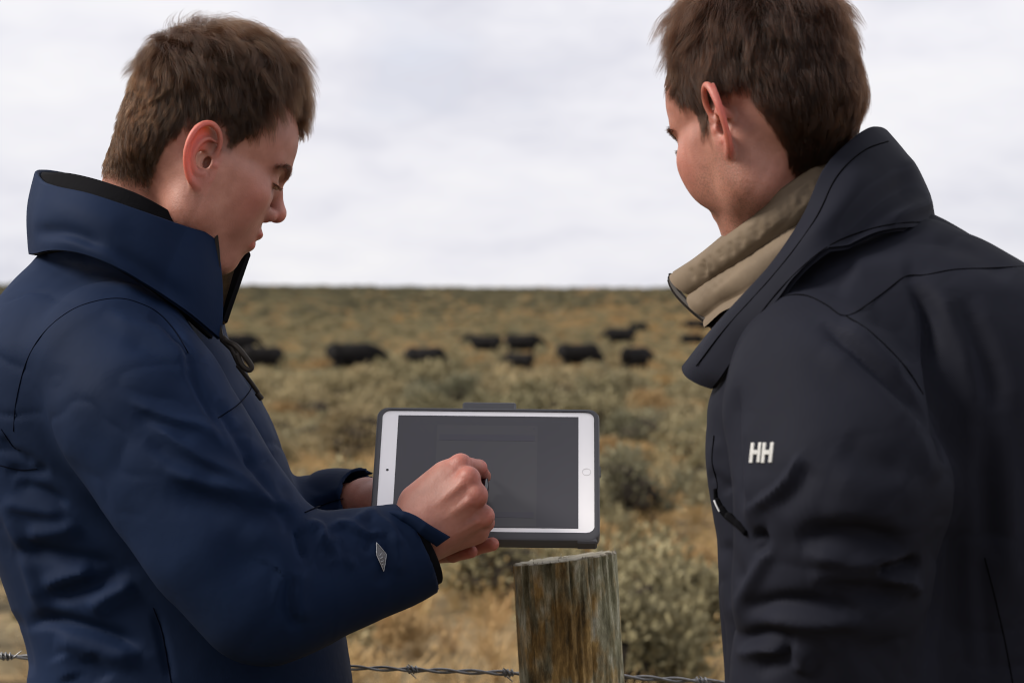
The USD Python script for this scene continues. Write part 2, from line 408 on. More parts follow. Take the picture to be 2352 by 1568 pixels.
def tuft_mesh(seed, n=46, h=0.42, spread=0.11, seeds=True):
    r = np.random.default_rng(seed)
    a = r.uniform(0, 6.28, n); base = np.stack([np.cos(a), np.sin(a), 0 * a], 1) * r.uniform(0, spread, n)[:, None]
    lean = np.stack([np.cos(a), np.sin(a), 0 * a], 1) * r.uniform(0.05, 0.22, n)[:, None] + r.normal(0, 0.05, (n, 3)) * [1, 1, 0]
    H = h * r.uniform(0.5, 1.1, n)
    mid = base + lean * 0.4 + np.stack([0 * H, 0 * H, H * 0.55], 1); top = base + lean * 1.3 + np.stack([0 * H, 0 * H, H], 1)
    s = unit(np.stack([-np.sin(a), np.cos(a), 0 * a], 1)) * 0.0035
    v = np.stack([base - s, base + s, mid + s, mid - s, top + s * 0.3, top - s * 0.3], 1).reshape(-1, 3)
    i = np.arange(n)[:, None] * 6
    f = np.vstack([i + [0, 1, 2], i + [0, 2, 3], i + [3, 2, 4], i + [3, 4, 5]])
    ms = [trimesh.Trimesh(v, f, process=False)]
    if seeds:
        for t in top[r.random(n) < 0.45]:
            b = trimesh.creation.icosphere(0, 0.012); b.apply_scale([1, 1, 1.6]); b.apply_translation(t); ms.append(b)
    return cat(ms)

UsdGeom.Scope.Define(stage, '/World/Looks/plants')        # prototypes live beside the looks as classes
def plant_class(name, meshes):
    path = '/World/Looks/plants/' + name
    stage.CreateClassPrim(path); prim = stage.GetPrimAtPath(path); prim.SetTypeName('Xform')
    for pn, m, mat in meshes: usdkit.mesh(stage, f'{path}/{pn}', m, LOOK[mat], smooth=False)
    return path
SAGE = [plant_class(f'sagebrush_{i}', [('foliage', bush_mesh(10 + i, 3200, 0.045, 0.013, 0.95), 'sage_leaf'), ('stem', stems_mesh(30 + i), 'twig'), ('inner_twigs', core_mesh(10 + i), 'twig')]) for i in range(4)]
RABBIT = [plant_class(f'rabbitbrush_{i}', [('foliage', bush_mesh(50 + i, 3400, 0.07, 0.008, 0.8, 0.9), 'gold_leaf'), ('stem', stems_mesh(60 + i), 'twig')]) for i in range(2)]

rng = np.random.default_rng(7)
def scatter(n, d0, d1, rmin, margin=1.25, power=1.0):
    """Points in the view wedge between two distances, kept apart."""
    u = rng.random(n); d = np.sqrt(d0**2 + u ** power * (d1**2 - d0**2))
    x = rng.uniform(-1, 1, n) * d * 0.2118 * margin + 0
    p = np.stack([x, d], 1); keep, t = [], {}
    for i in range(n):
        c = (int(p[i, 0] // rmin), int(p[i, 1] // rmin))
        if any(np.hypot(*(p[i] - q)) < rmin for a in (-1, 0, 1) for b in (-1, 0, 1) for q in t.get((c[0] + a, c[1] + b), ())): continue
        t.setdefault(c, []).append(p[i]); keep.append(i)
    return p[keep]
near = scatter(5200, 8.8, 88, 0.92, 1.3)
dens = meshkit.fbm(np.stack([near[:, 0] * 0.16, near[:, 1] * 0.09, 0 * near[:, 0]], -1), 3, 21)
near = near[(dens > np.where(near[:, 1] < 16, 0.25, 0.36)) & ((near[:, 1] < 76) | (dens > 0.56))]
near = near[np.argsort(near[:, 1])]
near_kind = rng.random(len(near)) < 0.22
IND = near[:300]
SAGE_TXT = ['grey-green sagebrush mound out of focus on the open range', 'olive sagebrush clump out of focus on the grassy range', 'pale sage bush, low and rounded, out of focus behind the fence', 'dull green sagebrush with dry twigs, out of focus on the range']
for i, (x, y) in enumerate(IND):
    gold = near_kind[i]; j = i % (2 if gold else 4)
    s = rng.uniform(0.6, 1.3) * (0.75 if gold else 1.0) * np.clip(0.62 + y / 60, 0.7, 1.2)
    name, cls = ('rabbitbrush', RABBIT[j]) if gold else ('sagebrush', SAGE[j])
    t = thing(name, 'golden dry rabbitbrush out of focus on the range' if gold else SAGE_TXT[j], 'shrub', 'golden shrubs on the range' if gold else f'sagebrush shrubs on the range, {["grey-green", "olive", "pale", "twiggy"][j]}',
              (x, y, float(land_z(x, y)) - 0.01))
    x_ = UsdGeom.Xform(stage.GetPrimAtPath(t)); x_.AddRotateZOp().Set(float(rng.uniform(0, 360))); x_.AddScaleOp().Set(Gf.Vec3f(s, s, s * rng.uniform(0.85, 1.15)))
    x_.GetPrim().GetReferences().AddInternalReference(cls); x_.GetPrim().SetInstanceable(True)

def instancer(name, protos, pts, kind, scale, idx, label=None, category=None):
    pi = UsdGeom.PointInstancer.Define(stage, '/World/' + name)
    rels = []
    for i, (pn, ms, mat) in enumerate(protos):
        pth = f'/World/{name}/{pn}_{i:03d}' if i else f'/World/{name}/{pn}'
        usdkit.mesh(stage, pth, ms, LOOK[mat], smooth=False); rels.append(Sdf.Path(pth))
    pi.CreatePrototypesRel().SetTargets(rels)
    pi.CreatePositionsAttr(Vt.Vec3fArray.FromNumpy(pts.astype(np.float32)))
    pi.CreateProtoIndicesAttr(Vt.IntArray.FromNumpy(idx.astype(np.int32)))
    a = rng.uniform(0, 2 * np.pi, len(pts))
    pi.CreateOrientationsAttr([Gf.Quath(float(math.cos(t / 2)), 0, 0, float(math.sin(t / 2))) for t in a])
    pi.CreateScalesAttr(Vt.Vec3fArray.FromNumpy(scale.astype(np.float32)))
    setdata(pi.GetPrim(), label, category, kind=kind)
rest = near[300:]
def jitter(d0, d1, step, margin=1.1):
    d = np.arange(d0, d1, step); x = np.arange(-0.2118 * margin * d1, 0.2118 * margin * d1, step); g = np.stack(np.meshgrid(x, d), -1).reshape(-1, 2) + rng.uniform(-0.5, 0.5, (len(x) * len(d), 2)) * step
    return g[np.abs(g[:, 0]) < 0.2118 * margin * g[:, 1]]
mid = jitter(88, 200, 1.45); far = jitter(200, 470, 1.9)
md = meshkit.fbm(np.stack([mid[:, 0] * 0.05, mid[:, 1] * 0.025, 0 * mid[:, 0]], -1), 3, 4); mid = mid[(md > 0.46) & (mid[:, 1] > 97) | (mid[:, 1] > 100) & (md > 0.40) | (mid[:, 1] > 118) & (md > 0.36)]
COW_SPOTS = [(545, 834), (603, 872), (808, 880), (976, 872), (1116, 829), (1199, 830), (1328, 868), (1428, 806), (1462, 779), (1457, 870), (1602, 774), (1590, 809)]
def on_land(px, py):
    d = np.linspace(15, 420, 8000)
    gap = CAM_Z - (py - 784) * KPX * d - land_z((px - 1176) * KPX * d, d)
    i = int(np.argmax(gap < 0)) if (gap < 0).any() else -1
    return (px - 1176) * KPX * d[i], d[i]
brush = []          # the scrub the cattle stand in
for px, py in COW_SPOTS:
    x, d = on_land(px, py)
    for q in range(7): brush.append((x + rng.uniform(-2.1, 2.1) * max(1, d / 150), d - rng.uniform(0.9, 3.2) * max(1, d / 120)))
allp = np.vstack([rest, mid, far, np.array(brush)]); D = allp[:, 1]
sc = rng.uniform(0.7, 1.25, len(allp)) * np.where(D > 320, 1.75, np.where(D > 200, 1.45, np.where(D > 130, 1.0, np.where(D > 96, 1.25, 0.9))))
orange = np.exp(-((allp[:, 0] - 30) / 28) ** 2 - ((D - 265) / 70) ** 2) * (0.4 + 1.2 * (meshkit.fbm(np.stack([allp[:, 0] * 0.06, D * 0.02, 0 * D], -1), 3, 8)))
sc[-len(brush):] *= 0.62
gold = rng.random(len(allp)) < np.where(D > 200, 0.05, np.where((D > 97) & (D < 165), 0.30, 0.13)) + 0.75 * orange
instancer('sagebrush_cover', [('shrub', bush_mesh(90, 900, 0.085, 0.022, 0.95), 'sage_leaf'), ('shrub', bush_mesh(91, 900, 0.085, 0.022, 0.95), 'sage_leaf'), ('shrub', bush_mesh(92, 600, 0.1, 0.014, 0.8, 0.9), 'gold_leaf'), ('shrub', bush_mesh(93, 900, 0.085, 0.022, 0.95), 'far_sage_leaf')],
          np.stack([allp[:, 0], allp[:, 1], land_z(allp[:, 0], allp[:, 1]) - 0.02], 1), 'stuff', np.stack([sc, sc, sc * rng.uniform(0.6, 0.85, len(sc))], 1),
          np.where(gold, 2, np.where(rng.random(len(allp)) < np.clip((D - 250) / 120, 0, 0.9), 3, rng.integers(0, 2, len(allp)))), 'distant sagebrush covering the far range and the rising hill', 'sagebrush')
gp_ = np.vstack([scatter(5200, 8.5, 30, 0.16, 1.3), scatter(5000, 30, 72, 0.5, 1.2), scatter(5200, 72, 99, 0.4, 1.15)])
gd = meshkit.fbm(np.stack([gp_[:, 0] * 0.3, gp_[:, 1] * 0.14, 0 * gp_[:, 0]], -1), 3, 33)
gp_ = gp_[(gd > 0.45) | ((gp_[:, 1] > 74))]
s = rng.uniform(0.4, 0.95, len(gp_)) * np.where(gp_[:, 1] > 30, 0.9, 0.75)
instancer('dry_grass', [('tuft', tuft_mesh(1), 'straw'), ('tuft', tuft_mesh(2, seeds=False), 'straw'), ('tuft', tuft_mesh(3, 60, 0.3, 0.16, False), 'gold_leaf')],
          np.stack([gp_[:, 0], gp_[:, 1], land_z(gp_[:, 0], gp_[:, 1]) - 0.01], 1), 'stuff', np.stack([s, s, s], 1), rng.integers(0, 3, len(gp_)), 'dry straw-coloured grass growing between the sagebrush', 'grass')
# ---------------------------------------------------------------- black cattle grazing on the range
plain('black_hide', (0.006, 0.0055, 0.0055), 0.8, spec=0.1, vary=0.3, scale=4)
def cow_mesh(pose):
    hd = {'graze': [(1.02, 0, 0.72), (1.16, 0, 0.44), (1.26, 0, 0.20)], 'stand': [(1.0, 0, 1.26), (1.10, 0, 1.34), (1.46, 0, 1.14)], 'low': [(0.98, 0, 1.04), (1.12, 0, 1.0), (1.34, 0, 0.80)]}[pose]
    fs = [s_ell((0.0, 0, 0.93), (0.82, 0.36, 0.39)), (s_ell((0.52, 0, 0.94), (0.38, 0.29, 0.42)), 0.12), (s_ell((-0.62, 0, 1.02), (0.34, 0.31, 0.34)), 0.12),
          (s_ell((0.1, 0, 1.2), (0.85, 0.13, 0.10)), 0.15), (s_ell((0.05, 0, 0.68), (0.5, 0.24, 0.2)), 0.12),
          (s_cone((0.68, 0, 1.05), hd[0], 0.26, 0.17), 0.12), (s_chain(hd, [0.16, 0.15, 0.115]), 0.08)]
    for s in (-1, 1):
        fs += [(s_chain([(0.52, .17 * s, 0.78), (0.56, .18 * s, 0.42), (0.55, .18 * s, 0.12), (0.58, .18 * s, 0.03)], [0.15, 0.075, 0.05, 0.065]), 0.08),
               (s_chain([(-0.62, .17 * s, 0.88), (-0.50, .19 * s, 0.62), (-0.74, .18 * s, 0.42), (-0.70, .18 * s, 0.10), (-0.66, .18 * s, 0.03)], [0.22, 0.13, 0.07, 0.05, 0.065]), 0.08)]
        e = np.array(hd[1]); fs.append((s_cone(e + [0, .1 * s, .04], e + [-0.05, .27 * s, 0.02], 0.035, 0.03), 0.02))
    fs += [(s_chain([(-0.93, 0, 1.2), (-1.0, 0, 1.0), (-1.0, 0, 0.6), (-0.99, 0, 0.42)], [0.045, 0.03, 0.022, 0.05]), 0.03)]
    return relax(mesh_sdf(s_union(fs), (-1.15, -0.6, -0.05), (1.6, 0.6, 1.6), 0.04, 1), 2)
for pose in ('graze', 'stand', 'low'):
    path = '/World/Looks/plants/cow_' + pose
    stage.CreateClassPrim(path); stage.GetPrimAtPath(path).SetTypeName('Xform')
    usdkit.mesh(stage, path + '/body', cow_mesh(pose), LOOK['black_hide'], smooth=True)
COWS = [  # x, feet y, shown length, turn, pose, label
    (545, 834, 88, 15, 'low', 'black cow half hidden behind the zip pull of the blue jacket, leftmost of the herd'),
    (603, 872, 98, 195, 'graze', 'black cow with lowered head just right of the blue jacket front'),
    (808, 880, 124, 8, 'low', 'large black cow standing alone in profile, left of the space above the tablet'),
    (976, 872, 98, -12, 'graze', 'black cow with its back low in the brush, above the left part of the tablet'),
    (1116, 829, 78, 170, 'stand', 'black cow nose to tail with another, left one of the pair above the tablet tab'),
    (1199, 830, 84, -6, 'low', 'black cow at the right of the pair standing nose to tail'),
    (1194, 868, 70, 160, 'low', 'small black cow lower in the brush, just under the pair of cows'),
    (1328, 868, 106, 5, 'graze', 'black cow in profile with sloping back, above the right end of the tablet'),
    (1426, 806, 72, 172, 'low', 'small black cow farther up the slope, above the tail end of a bulkier cow'),
    (1466, 779, 44, 30, 'graze', 'tiny far black cow just above and behind another on the slope'),
    (1460, 870, 66, 48, 'low', 'bulky black cow turned three quarters, nearest the grey jacket collar point'),
    (1602, 774, 56, 175, 'low', 'topmost distant black cow beside the inner collar of the right man'),
    (1590, 809, 56, 4, 'low', 'distant black cow partly covered by the collar point of the right man')]
for px, py, L, turn, pose, label in COWS:
    x, d = on_land(px, py)
    s = 1.17 * L * KPX * d / (2.45 * max(abs(math.cos(math.radians(turn))), 0.62))
    t = thing('cow', label, 'cow', 'black cattle grazing on the range', (x, d, float(land_z(x, d)) + 0.10))
    x_ = UsdGeom.Xform(stage.GetPrimAtPath(t)); x_.AddRotateZOp().Set(float(turn)); x_.AddScaleOp().Set(Gf.Vec3f(s, s * 1.1, s * 1.06))
    x_.GetPrim().GetReferences().AddInternalReference('/World/Looks/plants/cow_' + pose); x_.GetPrim().SetInstanceable(True)

# ---------------------------------------------------------------- weathered fence post
look('post_wood', {
    'tc': ('texture_coordinate', {}), 'm1': ('mapping', {'scale': (30, 30, 9.0)}), 'm2': ('mapping', {'scale': (70, 70, 20.0)}), 'm3': ('mapping', {'scale': (18, 18, 9.0)}),
    'n1': ('noise_texture', {'scale': 1.0, 'detail': 6.0, 'roughness': 0.65, 'distortion': 0.5}), 'n2': ('noise_texture', {'scale': 1.0, 'detail': 5.0, 'roughness': 0.7}), 'n3': ('noise_texture', {'scale': 1.0, 'detail': 4.0, 'roughness': 0.6}),
    'grey': ('rgb_ramp', {'ramp': [(0.30, (0.04, 0.036, 0.024)), (0.44, (0.13, 0.122, 0.08)), (0.54, (0.22, 0.21, 0.145)), (0.66, (0.42, 0.41, 0.34))]}),
    'brown': ('rgb_ramp', {'ramp': [(0.32, (0.05, 0.032, 0.013)), (0.5, (0.20, 0.12, 0.038)), (0.66, (0.42, 0.27, 0.09))]}),
    'patch': ('map_range', {'from_min': 0.48, 'from_max': 0.58, 'to_min': 0.0, 'to_max': 0.9, 'clamp': True}),
    'mx': ('mix', {}), 'moss': ('mix', {'mix_type': 'mix', 'color2': (0.11, 0.115, 0.035)}), 'mf': ('math', {'math_type': 'multiply', 'value2': 0.6}),
    'sx': ('separate_xyz', {}), 'side': ('map_range', {'from_min': -0.05, 'from_max': 0.06, 'to_min': 0.0, 'to_max': 1.0, 'clamp': True}), 'mm': ('math', {'math_type': 'multiply'}),
    'n4': ('noise_texture', {'scale': 14.0, 'detail': 3.0}), 'mr4': ('map_range', {'from_min': 0.42, 'from_max': 0.6, 'clamp': True}),
    'crack': ('map_range', {'from_min': 0.30, 'from_max': 0.40, 'to_min': 0.12, 'to_max': 1.0, 'clamp': True}), 'dk': ('mix', {'mix_type': 'multiply', 'fac': 1.0}),
    'b': ('bump', {'distance': 0.004, 'strength': 0.9}), 'p': ('principled_bsdf', {'roughness': 0.85, 'specular_ior_level': 0.25})},
    [('tc.object', 'm1.vector'), ('tc.object', 'm2.vector'), ('tc.object', 'm3.vector'), ('m1.vector', 'n1.vector'), ('m2.vector', 'n2.vector'), ('m3.vector', 'n3.vector'),
     ('n2.fac', 'grey.fac'), ('n2.fac', 'brown.fac'), ('n3.fac', 'patch.value'), ('patch.result', 'mx.fac'), ('grey.color', 'mx.color1'), ('brown.color', 'mx.color2'),
     ('tc.object', 'sx.vector'), ('sx.x', 'side.value'), ('tc.object', 'n4.vector'), ('n4.fac', 'mr4.value'), ('side.result', 'mm.value1'), ('mr4.result', 'mm.value2'), ('mm.value', 'mf.value1'),
     ('mf.value', 'moss.fac'), ('mx.color', 'moss.color1'), ('n1.fac', 'crack.value'), ('moss.color', 'dk.color1'), ('crack.result', 'dk.color2'), ('dk.color', 'p.base_color'), ('n2.fac', 'b.height'), ('b.normal', 'p.normal')])
plain('end_grain', (0.20, 0.18, 0.135), 0.9, bump=(160, 0.0015), vary=0.35, scale=60)
DP = 3.0
pt0, pt1 = P(1299, 1284, DP), P(1316, 1568, DP)
axis = (pt0 - pt1) / (pt0[2] - pt1[2])
post_base = pt0 - axis * pt0[2]
nr, na = 190, 220
zz = np.concatenate([np.linspace(0, 0.85, 40, endpoint=False), np.linspace(0.85, 1.0, nr - 40)]) * pt0[2]
aa = np.linspace(0, 2 * np.pi, na, endpoint=False)
A, Z = np.meshgrid(aa, zz); rad = 0.0680 - 0.0035 * Z / pt0[2]
cyl = np.stack([np.cos(A), np.sin(A), Z], -1)
nn = meshkit.fbm(cyl * [2.2, 2.2, 2.0] + 11, 3, 2) - 0.5
fi = meshkit.fbm(cyl * [16, 16, 6.0] + 3, 3, 3); fi2 = meshkit.fbm(cyl * [34, 34, 11.0] + 7, 2, 8)
rr = rad + nn * 0.007 - np.clip(0.45 - fi, 0, 1) * 0.030 - np.clip(0.42 - fi2, 0, 1) * 0.012
cutz = Z + (Z / pt0[2]) ** 60 * (np.cos(A) * rr * 0.125 - np.sin(A) * rr * 0.045)       # the sawn top slopes
PV = np.stack([rr * np.cos(A) + axis[0] * cutz, rr * np.sin(A) + axis[1] * cutz, cutz], -1)
pm = trimesh.Trimesh(PV.reshape(-1, 3), grid_faces(nr, na, wrap=True), process=False)
if pm.volume < 0: pm.invert()
post = thing('fence_post', 'weathered round wooden fence post with grey and orange-brown streaks below the tablet', 'fence post', loc=post_base)
part(post, 'trunk', pm, 'post_wood', smooth=50)
tops = [PV[-1]]; c = PV[-1].mean(0)
for q in (0.985, 0.9, 0.7, 0.5, 0.3, 0.1): tops.append(c + (PV[-1] - c) * q + np.stack([0 * aa, 0 * aa, 0.0012 + (meshkit.fbm(np.stack([np.cos(aa) * q * 6, np.sin(aa) * q * 6, 0 * aa], -1), 3, 6) - 0.4) * 0.005], 1))
tv = np.vstack(tops + [c[None] + [0, 0, 0.001]]); tf = grid_faces(len(tops), na, wrap=True)
last = (len(tops) - 1) * na
tf = np.vstack([tf, [[last + j, last + (j + 1) % na, len(tv) - 1] for j in range(na)]])
tm = trimesh.Trimesh(tv, tf, process=False)
if tm.face_normals[:, 2].mean() < 0: tm.invert()
part(post, 'sawn_top', tm, 'end_grain', smooth=60)
rs = np.random.default_rng(5); sp = []
for _ in range(26):       # splinters standing on the sawn edge
    j = rs.integers(0, na); b = PV[-1][j] * [0.97, 0.97, 1] ; sp.append(tube([b - [0, 0, 0.004], b + [rs.normal(0, .001), rs.normal(0, .001), rs.uniform(0.002, 0.006)]], [0.0011, 0.0003], 4))
for _ in range(12):
    b = c + [0.008 + rs.normal(0, 0.008), rs.normal(0, 0.02), 0.001]; q = trimesh.creation.icosphere(1, rs.uniform(0.0015, 0.003)); q.apply_translation(b); sp.append(q)
part(post, 'splinters', cat(sp), 'end_grain', smooth=False, kind='stuff')

# ---------------------------------------------------------------- barbed wire, running behind the post and the left man
plain('galvanised_wire', (0.16, 0.16, 0.165), 0.45, metallic=0.7, vary=0.35, scale=120)
DW = 3.085
wl = [P(x, y, DW) for x, y in ((-500, 1488), (0, 1506), (400, 1519), (800, 1532), (1170, 1545), (1330, 1549), (1440, 1554), (1668, 1566), (2200, 1590), (2800, 1610))]
wc = spline(wl, 900); s_ = np.concatenate([[0], np.cumsum(np.linalg.norm(np.diff(wc, axis=0), axis=1))])
wire = thing('barbed_wire', 'twisted two-strand barbed wire running behind the post and the blue jacket', 'barbed wire')
for ph in (0, math.pi):
    th = s_ * 2 * math.pi / 0.075 + ph
    part(wire, 'strand', tube(wc + np.stack([0 * th, np.cos(th), np.sin(th)], 1) * 0.0021, 0.0019, 6), 'galvanised_wire', smooth=True)
for bx in (15, 247, 480, 712, 945, 1165, 1610, 1830):
    i = int(np.argmin(np.abs(to_px(wc)[:, 0] - bx))); c0 = wc[i]; tt = unit(wc[i + 2] - wc[i - 2])
    hel = [c0 + tt * (q / 30 - 0.5) * 0.014 + 0.0046 * np.array([0, math.cos(q * 0.55), math.sin(q * 0.55)]) for q in range(31)]
    rb = np.random.default_rng(bx); a0 = rb.uniform(0.9, 1.5) * rb.choice([-1, 1])
    e0, e1 = hel[0] + np.array([-0.010, 0, 0.012]) * [a0, 1, -1], hel[-1] + np.array([0.010, 0, 0.011]) * [a0, 1, 1]
    part(wire, 'barb', tube(np.array([e0] + hel + [e1]), [0.0006] + [0.0013] * 31 + [0.0006], 5), 'galvanised_wire', smooth=True)

# ---------------------------------------------------------------- tablet in a rugged grey case
plain('case_grey', (0.042, 0.042, 0.049), 0.55, bump=(900, 0.0002), spec=0.4)
plain('bezel_white', (0.80, 0.79, 0.81), 0.12, spec=0.5)
plain('screen_dark', (0.046, 0.045, 0.054), 0.22, spec=0.25)
plain('screen_panel', (0.055, 0.054, 0.061), 0.22, spec=0.25)
plain('screen_bar', (0.048, 0.046, 0.060), 0.22, spec=0.25)
plain('lens_black', (0.004, 0.004, 0.006), 0.1)
plain('button_ring', (0.58, 0.57, 0.58), 0.25)
TC = np.array([-0.02944, 2.81585, 1.27943])
TR = np.array([[0.9998, 0.0075, 0.0187], [-0.0176, 0.7762, 0.6303], [-0.0098, -0.6305, 0.7761]])
def tab(m):     # local x right, z up the face, -y out of the face
    m = m.copy(); v = np.asarray(m.vertices) @ TR.T + TC
    return trimesh.Trimesh(v, m.faces, process=False)
from shapely.geometry import Polygon as Poly, box as sbox
def rrect(x0, x1, z0, z1, r): return sbox(x0 + r, z0 + r, x1 - r, z1 - r).buffer(r, quad_segs=12)
def slab(poly, front, depth):
    """Plate from y = front (towards the viewer, negative) back by depth."""
    m = trimesh.creation.extrude_polygon(poly, depth, engine='earcut')
    v = np.asarray(m.vertices); m = trimesh.Trimesh(np.stack([v[:, 0], front + v[:, 2], v[:, 1]], 1), m.faces, process=False)
    if m.volume < 0: m.invert()
    return m
def rounded_frame(outer, inner, y0, y1, bev):
    """Case rim: stack of outlines giving a rounded outer edge, with an opening."""
    ms = []
    steps = [(0.0, -bev), (0.3 * bev, -0.3 * bev), (bev, 0.0)]
    n = 200
    def ring(poly): 
        l = poly.exterior; return np.array([l.interpolate(t, normalized=True).coords[0] for t in np.linspace(0, 1, n, endpoint=False)])
    o = np.array(ring(outer)); c = o.mean(0)
    nrm = unit(np.roll(o, -1, 0) - np.roll(o, 1, 0)); nrm = np.stack([nrm[:, 1], -nrm[:, 0]], 1)
    if ((o - c) * nrm).sum() < 0: nrm = -nrm
    lay = [(ring(inner), y0 + 0.0045), (ring(inner), y0 + 0.0004), (o - nrm * (bev * 1.0), y0), (o - nrm * bev * 0.35, y0 + bev * 0.25), (o, y0 + bev), (o, y1 - bev), (o - nrm * bev * 0.3, y1 - bev * 0.3), (o - nrm * bev, y1), (ring(inner), y1)]
    v = np.vstack([np.stack([p[:, 0], np.full(n, y), p[:, 1]], 1) for p, y in lay])
    # keep the inner ring's points matched to the outer ones by angle
    m = trimesh.Trimesh(v, grid_faces(len(lay), n, wrap=True), process=False)
    return m
tablet = thing('tablet', 'white-framed tablet in a grey case, dimmed grey screen, held by the man in blue', 'tablet')
outer = rrect(-0.1320, 0.1315, -0.0985, 0.0915, 0.013); inner = rrect(-0.1255, 0.1253, -0.0868, 0.0868, 0.0095)
part(tablet, 'case', tab(cat([slab(rrect(-0.1285, 0.1280, -0.0950, 0.0880, 0.011), 0.0042, 0.0085)])), 'case_grey', smooth=30)
rim = rounded_frame(outer, inner, -0.0022, 0.0150, 0.0035)
part(tablet, 'case_rim', tab(rim), 'case_grey', smooth=40)
scr = sbox(-0.1067, -0.08, 0.1067, 0.08)
part(tablet, 'bezel', tab(slab(rrect(-0.1253, 0.1251, -0.0866, 0.0866, 0.0093), 0.0, 0.004)), 'bezel_white', smooth=30)
scr_p = part(tablet, 'screen', tab(slab(scr, -0.0003, 0.0006)), 'screen_dark', smooth=False)
part(scr_p, 'form_panel', tab(slab(sbox(-0.0600, -0.079, 0.0585, 0.066), -0.00045, 0.0002)), 'screen_panel', smooth=False)
for z0, z1 in ((0.0435, 0.0525), (-0.0660, -0.0580)): part(scr_p, 'form_bar', tab(slab(sbox(-0.0570, z0, 0.0555, z1), -0.0006, 0.0002)), 'screen_bar', smooth=False)
part(scr_p, 'close_mark', tab(slab(sbox(0.0530, 0.0605, 0.0555, 0.0628), -0.0006, 0.0002)), 'screen_bar', smooth=False)
def disc(x, z, r, y, d=0.0004): return slab(Poly([(x + r * math.cos(t), z + r * math.sin(t)) for t in np.linspace(0, 2 * math.pi, 40, endpoint=False)]), y, d)
part(tablet, 'camera_lens', tab(disc(-0.1158, 0.0, 0.0016, -0.0003)), 'lens_black', smooth=30)
ring = Poly([(0.1162 + 0.0052 * math.cos(t), 0.0052 * math.sin(t)) for t in np.linspace(0, 2 * math.pi, 48, endpoint=False)]); ring = ring.difference(ring.buffer(-0.0007))
part(tablet, 'home_button', tab(slab(ring, -0.0003, 0.0005)), 'button_ring', smooth=30)
part(tablet, 'pen_loop', tab(box((0.0640, 0.0125, 0.013), (0.0005, 0.0120, 0.1000), 0.0022)), 'case_grey', smooth=30)
part(tablet, 'corner_bumper', tab(box((0.0235, 0.0150, 0.0075), (0.1165, 0.0062, -0.0962), 0.002)), 'case_grey', smooth=30)
part(tablet, 'side_button', tab(box((0.002, 0.0045, 0.014), (0.1318, 0.006, 0.004), 0.0006)), 'case_grey', smooth=30)
# ---------------------------------------------------------------- heads, skin and hair
look('skin', {
    'tc': ('texture_coordinate', {}), 'n1': ('noise_texture', {'scale': 26.0, 'detail': 5.0, 'roughness': 0.6}), 'n2': ('noise_texture', {'scale': 420.0, 'detail': 3.0, 'roughness': 0.7}),
    'base': ('rgb_ramp', {'ramp': [(0.30, (0.18, 0.074, 0.053)), (0.52, (0.23, 0.100, 0.073)), (0.72, (0.285, 0.135, 0.100))]}),
    'red': ('attribute', {'attribute': 'redness'}), 'rc': ('mix', {'mix_type': 'mix', 'color2': (0.27, 0.062, 0.052)}),
    'hairc': ('attribute', {'attribute': 'scalp'}), 'hc': ('mix', {'mix_type': 'mix', 'color2': (0.030, 0.019, 0.012)}),
    'stub': ('attribute', {'attribute': 'stubble'}), 'sn': ('noise_texture', {'scale': 620.0, 'detail': 2.0}), 'sr': ('map_range', {'from_min': 0.44, 'from_max': 0.66, 'clamp': True}),
    'sm': ('math', {'math_type': 'multiply'}), 'sc': ('mix', {'mix_type': 'mix', 'color2': (0.10, 0.055, 0.035)}),
    'fr': ('voronoi_texture', {'scale': 62.0, 'randomness': 1.0}), 'frm': ('map_range', {'from_min': 0.05, 'from_max': 0.13, 'to_min': 0.34, 'to_max': 0.0, 'clamp': True}), 'fc': ('mix', {'mix_type': 'mix', 'color2': (0.24, 0.10, 0.06)}),
    'hb': ('math', {'math_type': 'multiply_add', 'value2': 0.6}), 'b': ('bump', {'distance': 0.0006, 'strength': 0.7}),
    'p': ('principled_bsdf', {'roughness': 0.52, 'specular_ior_level': 0.36, 'subsurface_weight': 0.25, 'subsurface_scale': 0.004, 'subsurface_radius': (1.0, 0.35, 0.2), 'subsurface_method': 'random_walk'})},
    [('tc.object', 'n1.vector'), ('tc.object', 'n2.vector'), ('tc.object', 'sn.vector'), ('tc.object', 'fr.vector'), ('n1.fac', 'base.fac'), ('base.color', 'rc.color1'), ('red.fac', 'rc.fac'),
     ('fr.distance', 'frm.value'), ('frm.result', 'fc.fac'), ('rc.color', 'fc.color1'),
     ('sn.fac', 'sr.value'), ('sr.result', 'sm.value1'), ('stub.fac', 'sm.value2'), ('sm.value', 'sc.fac'), ('fc.color', 'sc.color1'), ('sc.color', 'hc.color1'), ('hairc.fac', 'hc.fac'), ('hc.color', 'p.base_color'),
     ('n1.fac', 'hb.value1'), ('n2.fac', 'hb.value3'), ('hb.value', 'b.height'), ('b.normal', 'p.normal')])
def hair_look(name, c0, c1, c2):
    look(name, {'h': ('hair_info', {}), 'g': ('geometry', {}), 'n': ('noise_texture', {'scale': 130.0, 'detail': 4.0, 'roughness': 0.7}), 'r': ('rgb_ramp', {'ramp': [(0.25, c0), (0.5, c1), (0.78, c2)]}),
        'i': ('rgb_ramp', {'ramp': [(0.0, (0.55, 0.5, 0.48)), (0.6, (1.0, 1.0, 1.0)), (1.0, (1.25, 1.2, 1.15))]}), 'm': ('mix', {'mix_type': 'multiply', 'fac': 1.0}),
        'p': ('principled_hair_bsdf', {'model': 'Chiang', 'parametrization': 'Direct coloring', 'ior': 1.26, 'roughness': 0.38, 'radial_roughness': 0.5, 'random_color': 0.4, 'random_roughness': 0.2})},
        [('g.position', 'n.vector'), ('n.fac', 'r.fac'), ('h.intercept', 'i.fac'), ('r.color', 'm.color1'), ('i.color', 'm.color2'), ('m.color', 'p.color')])
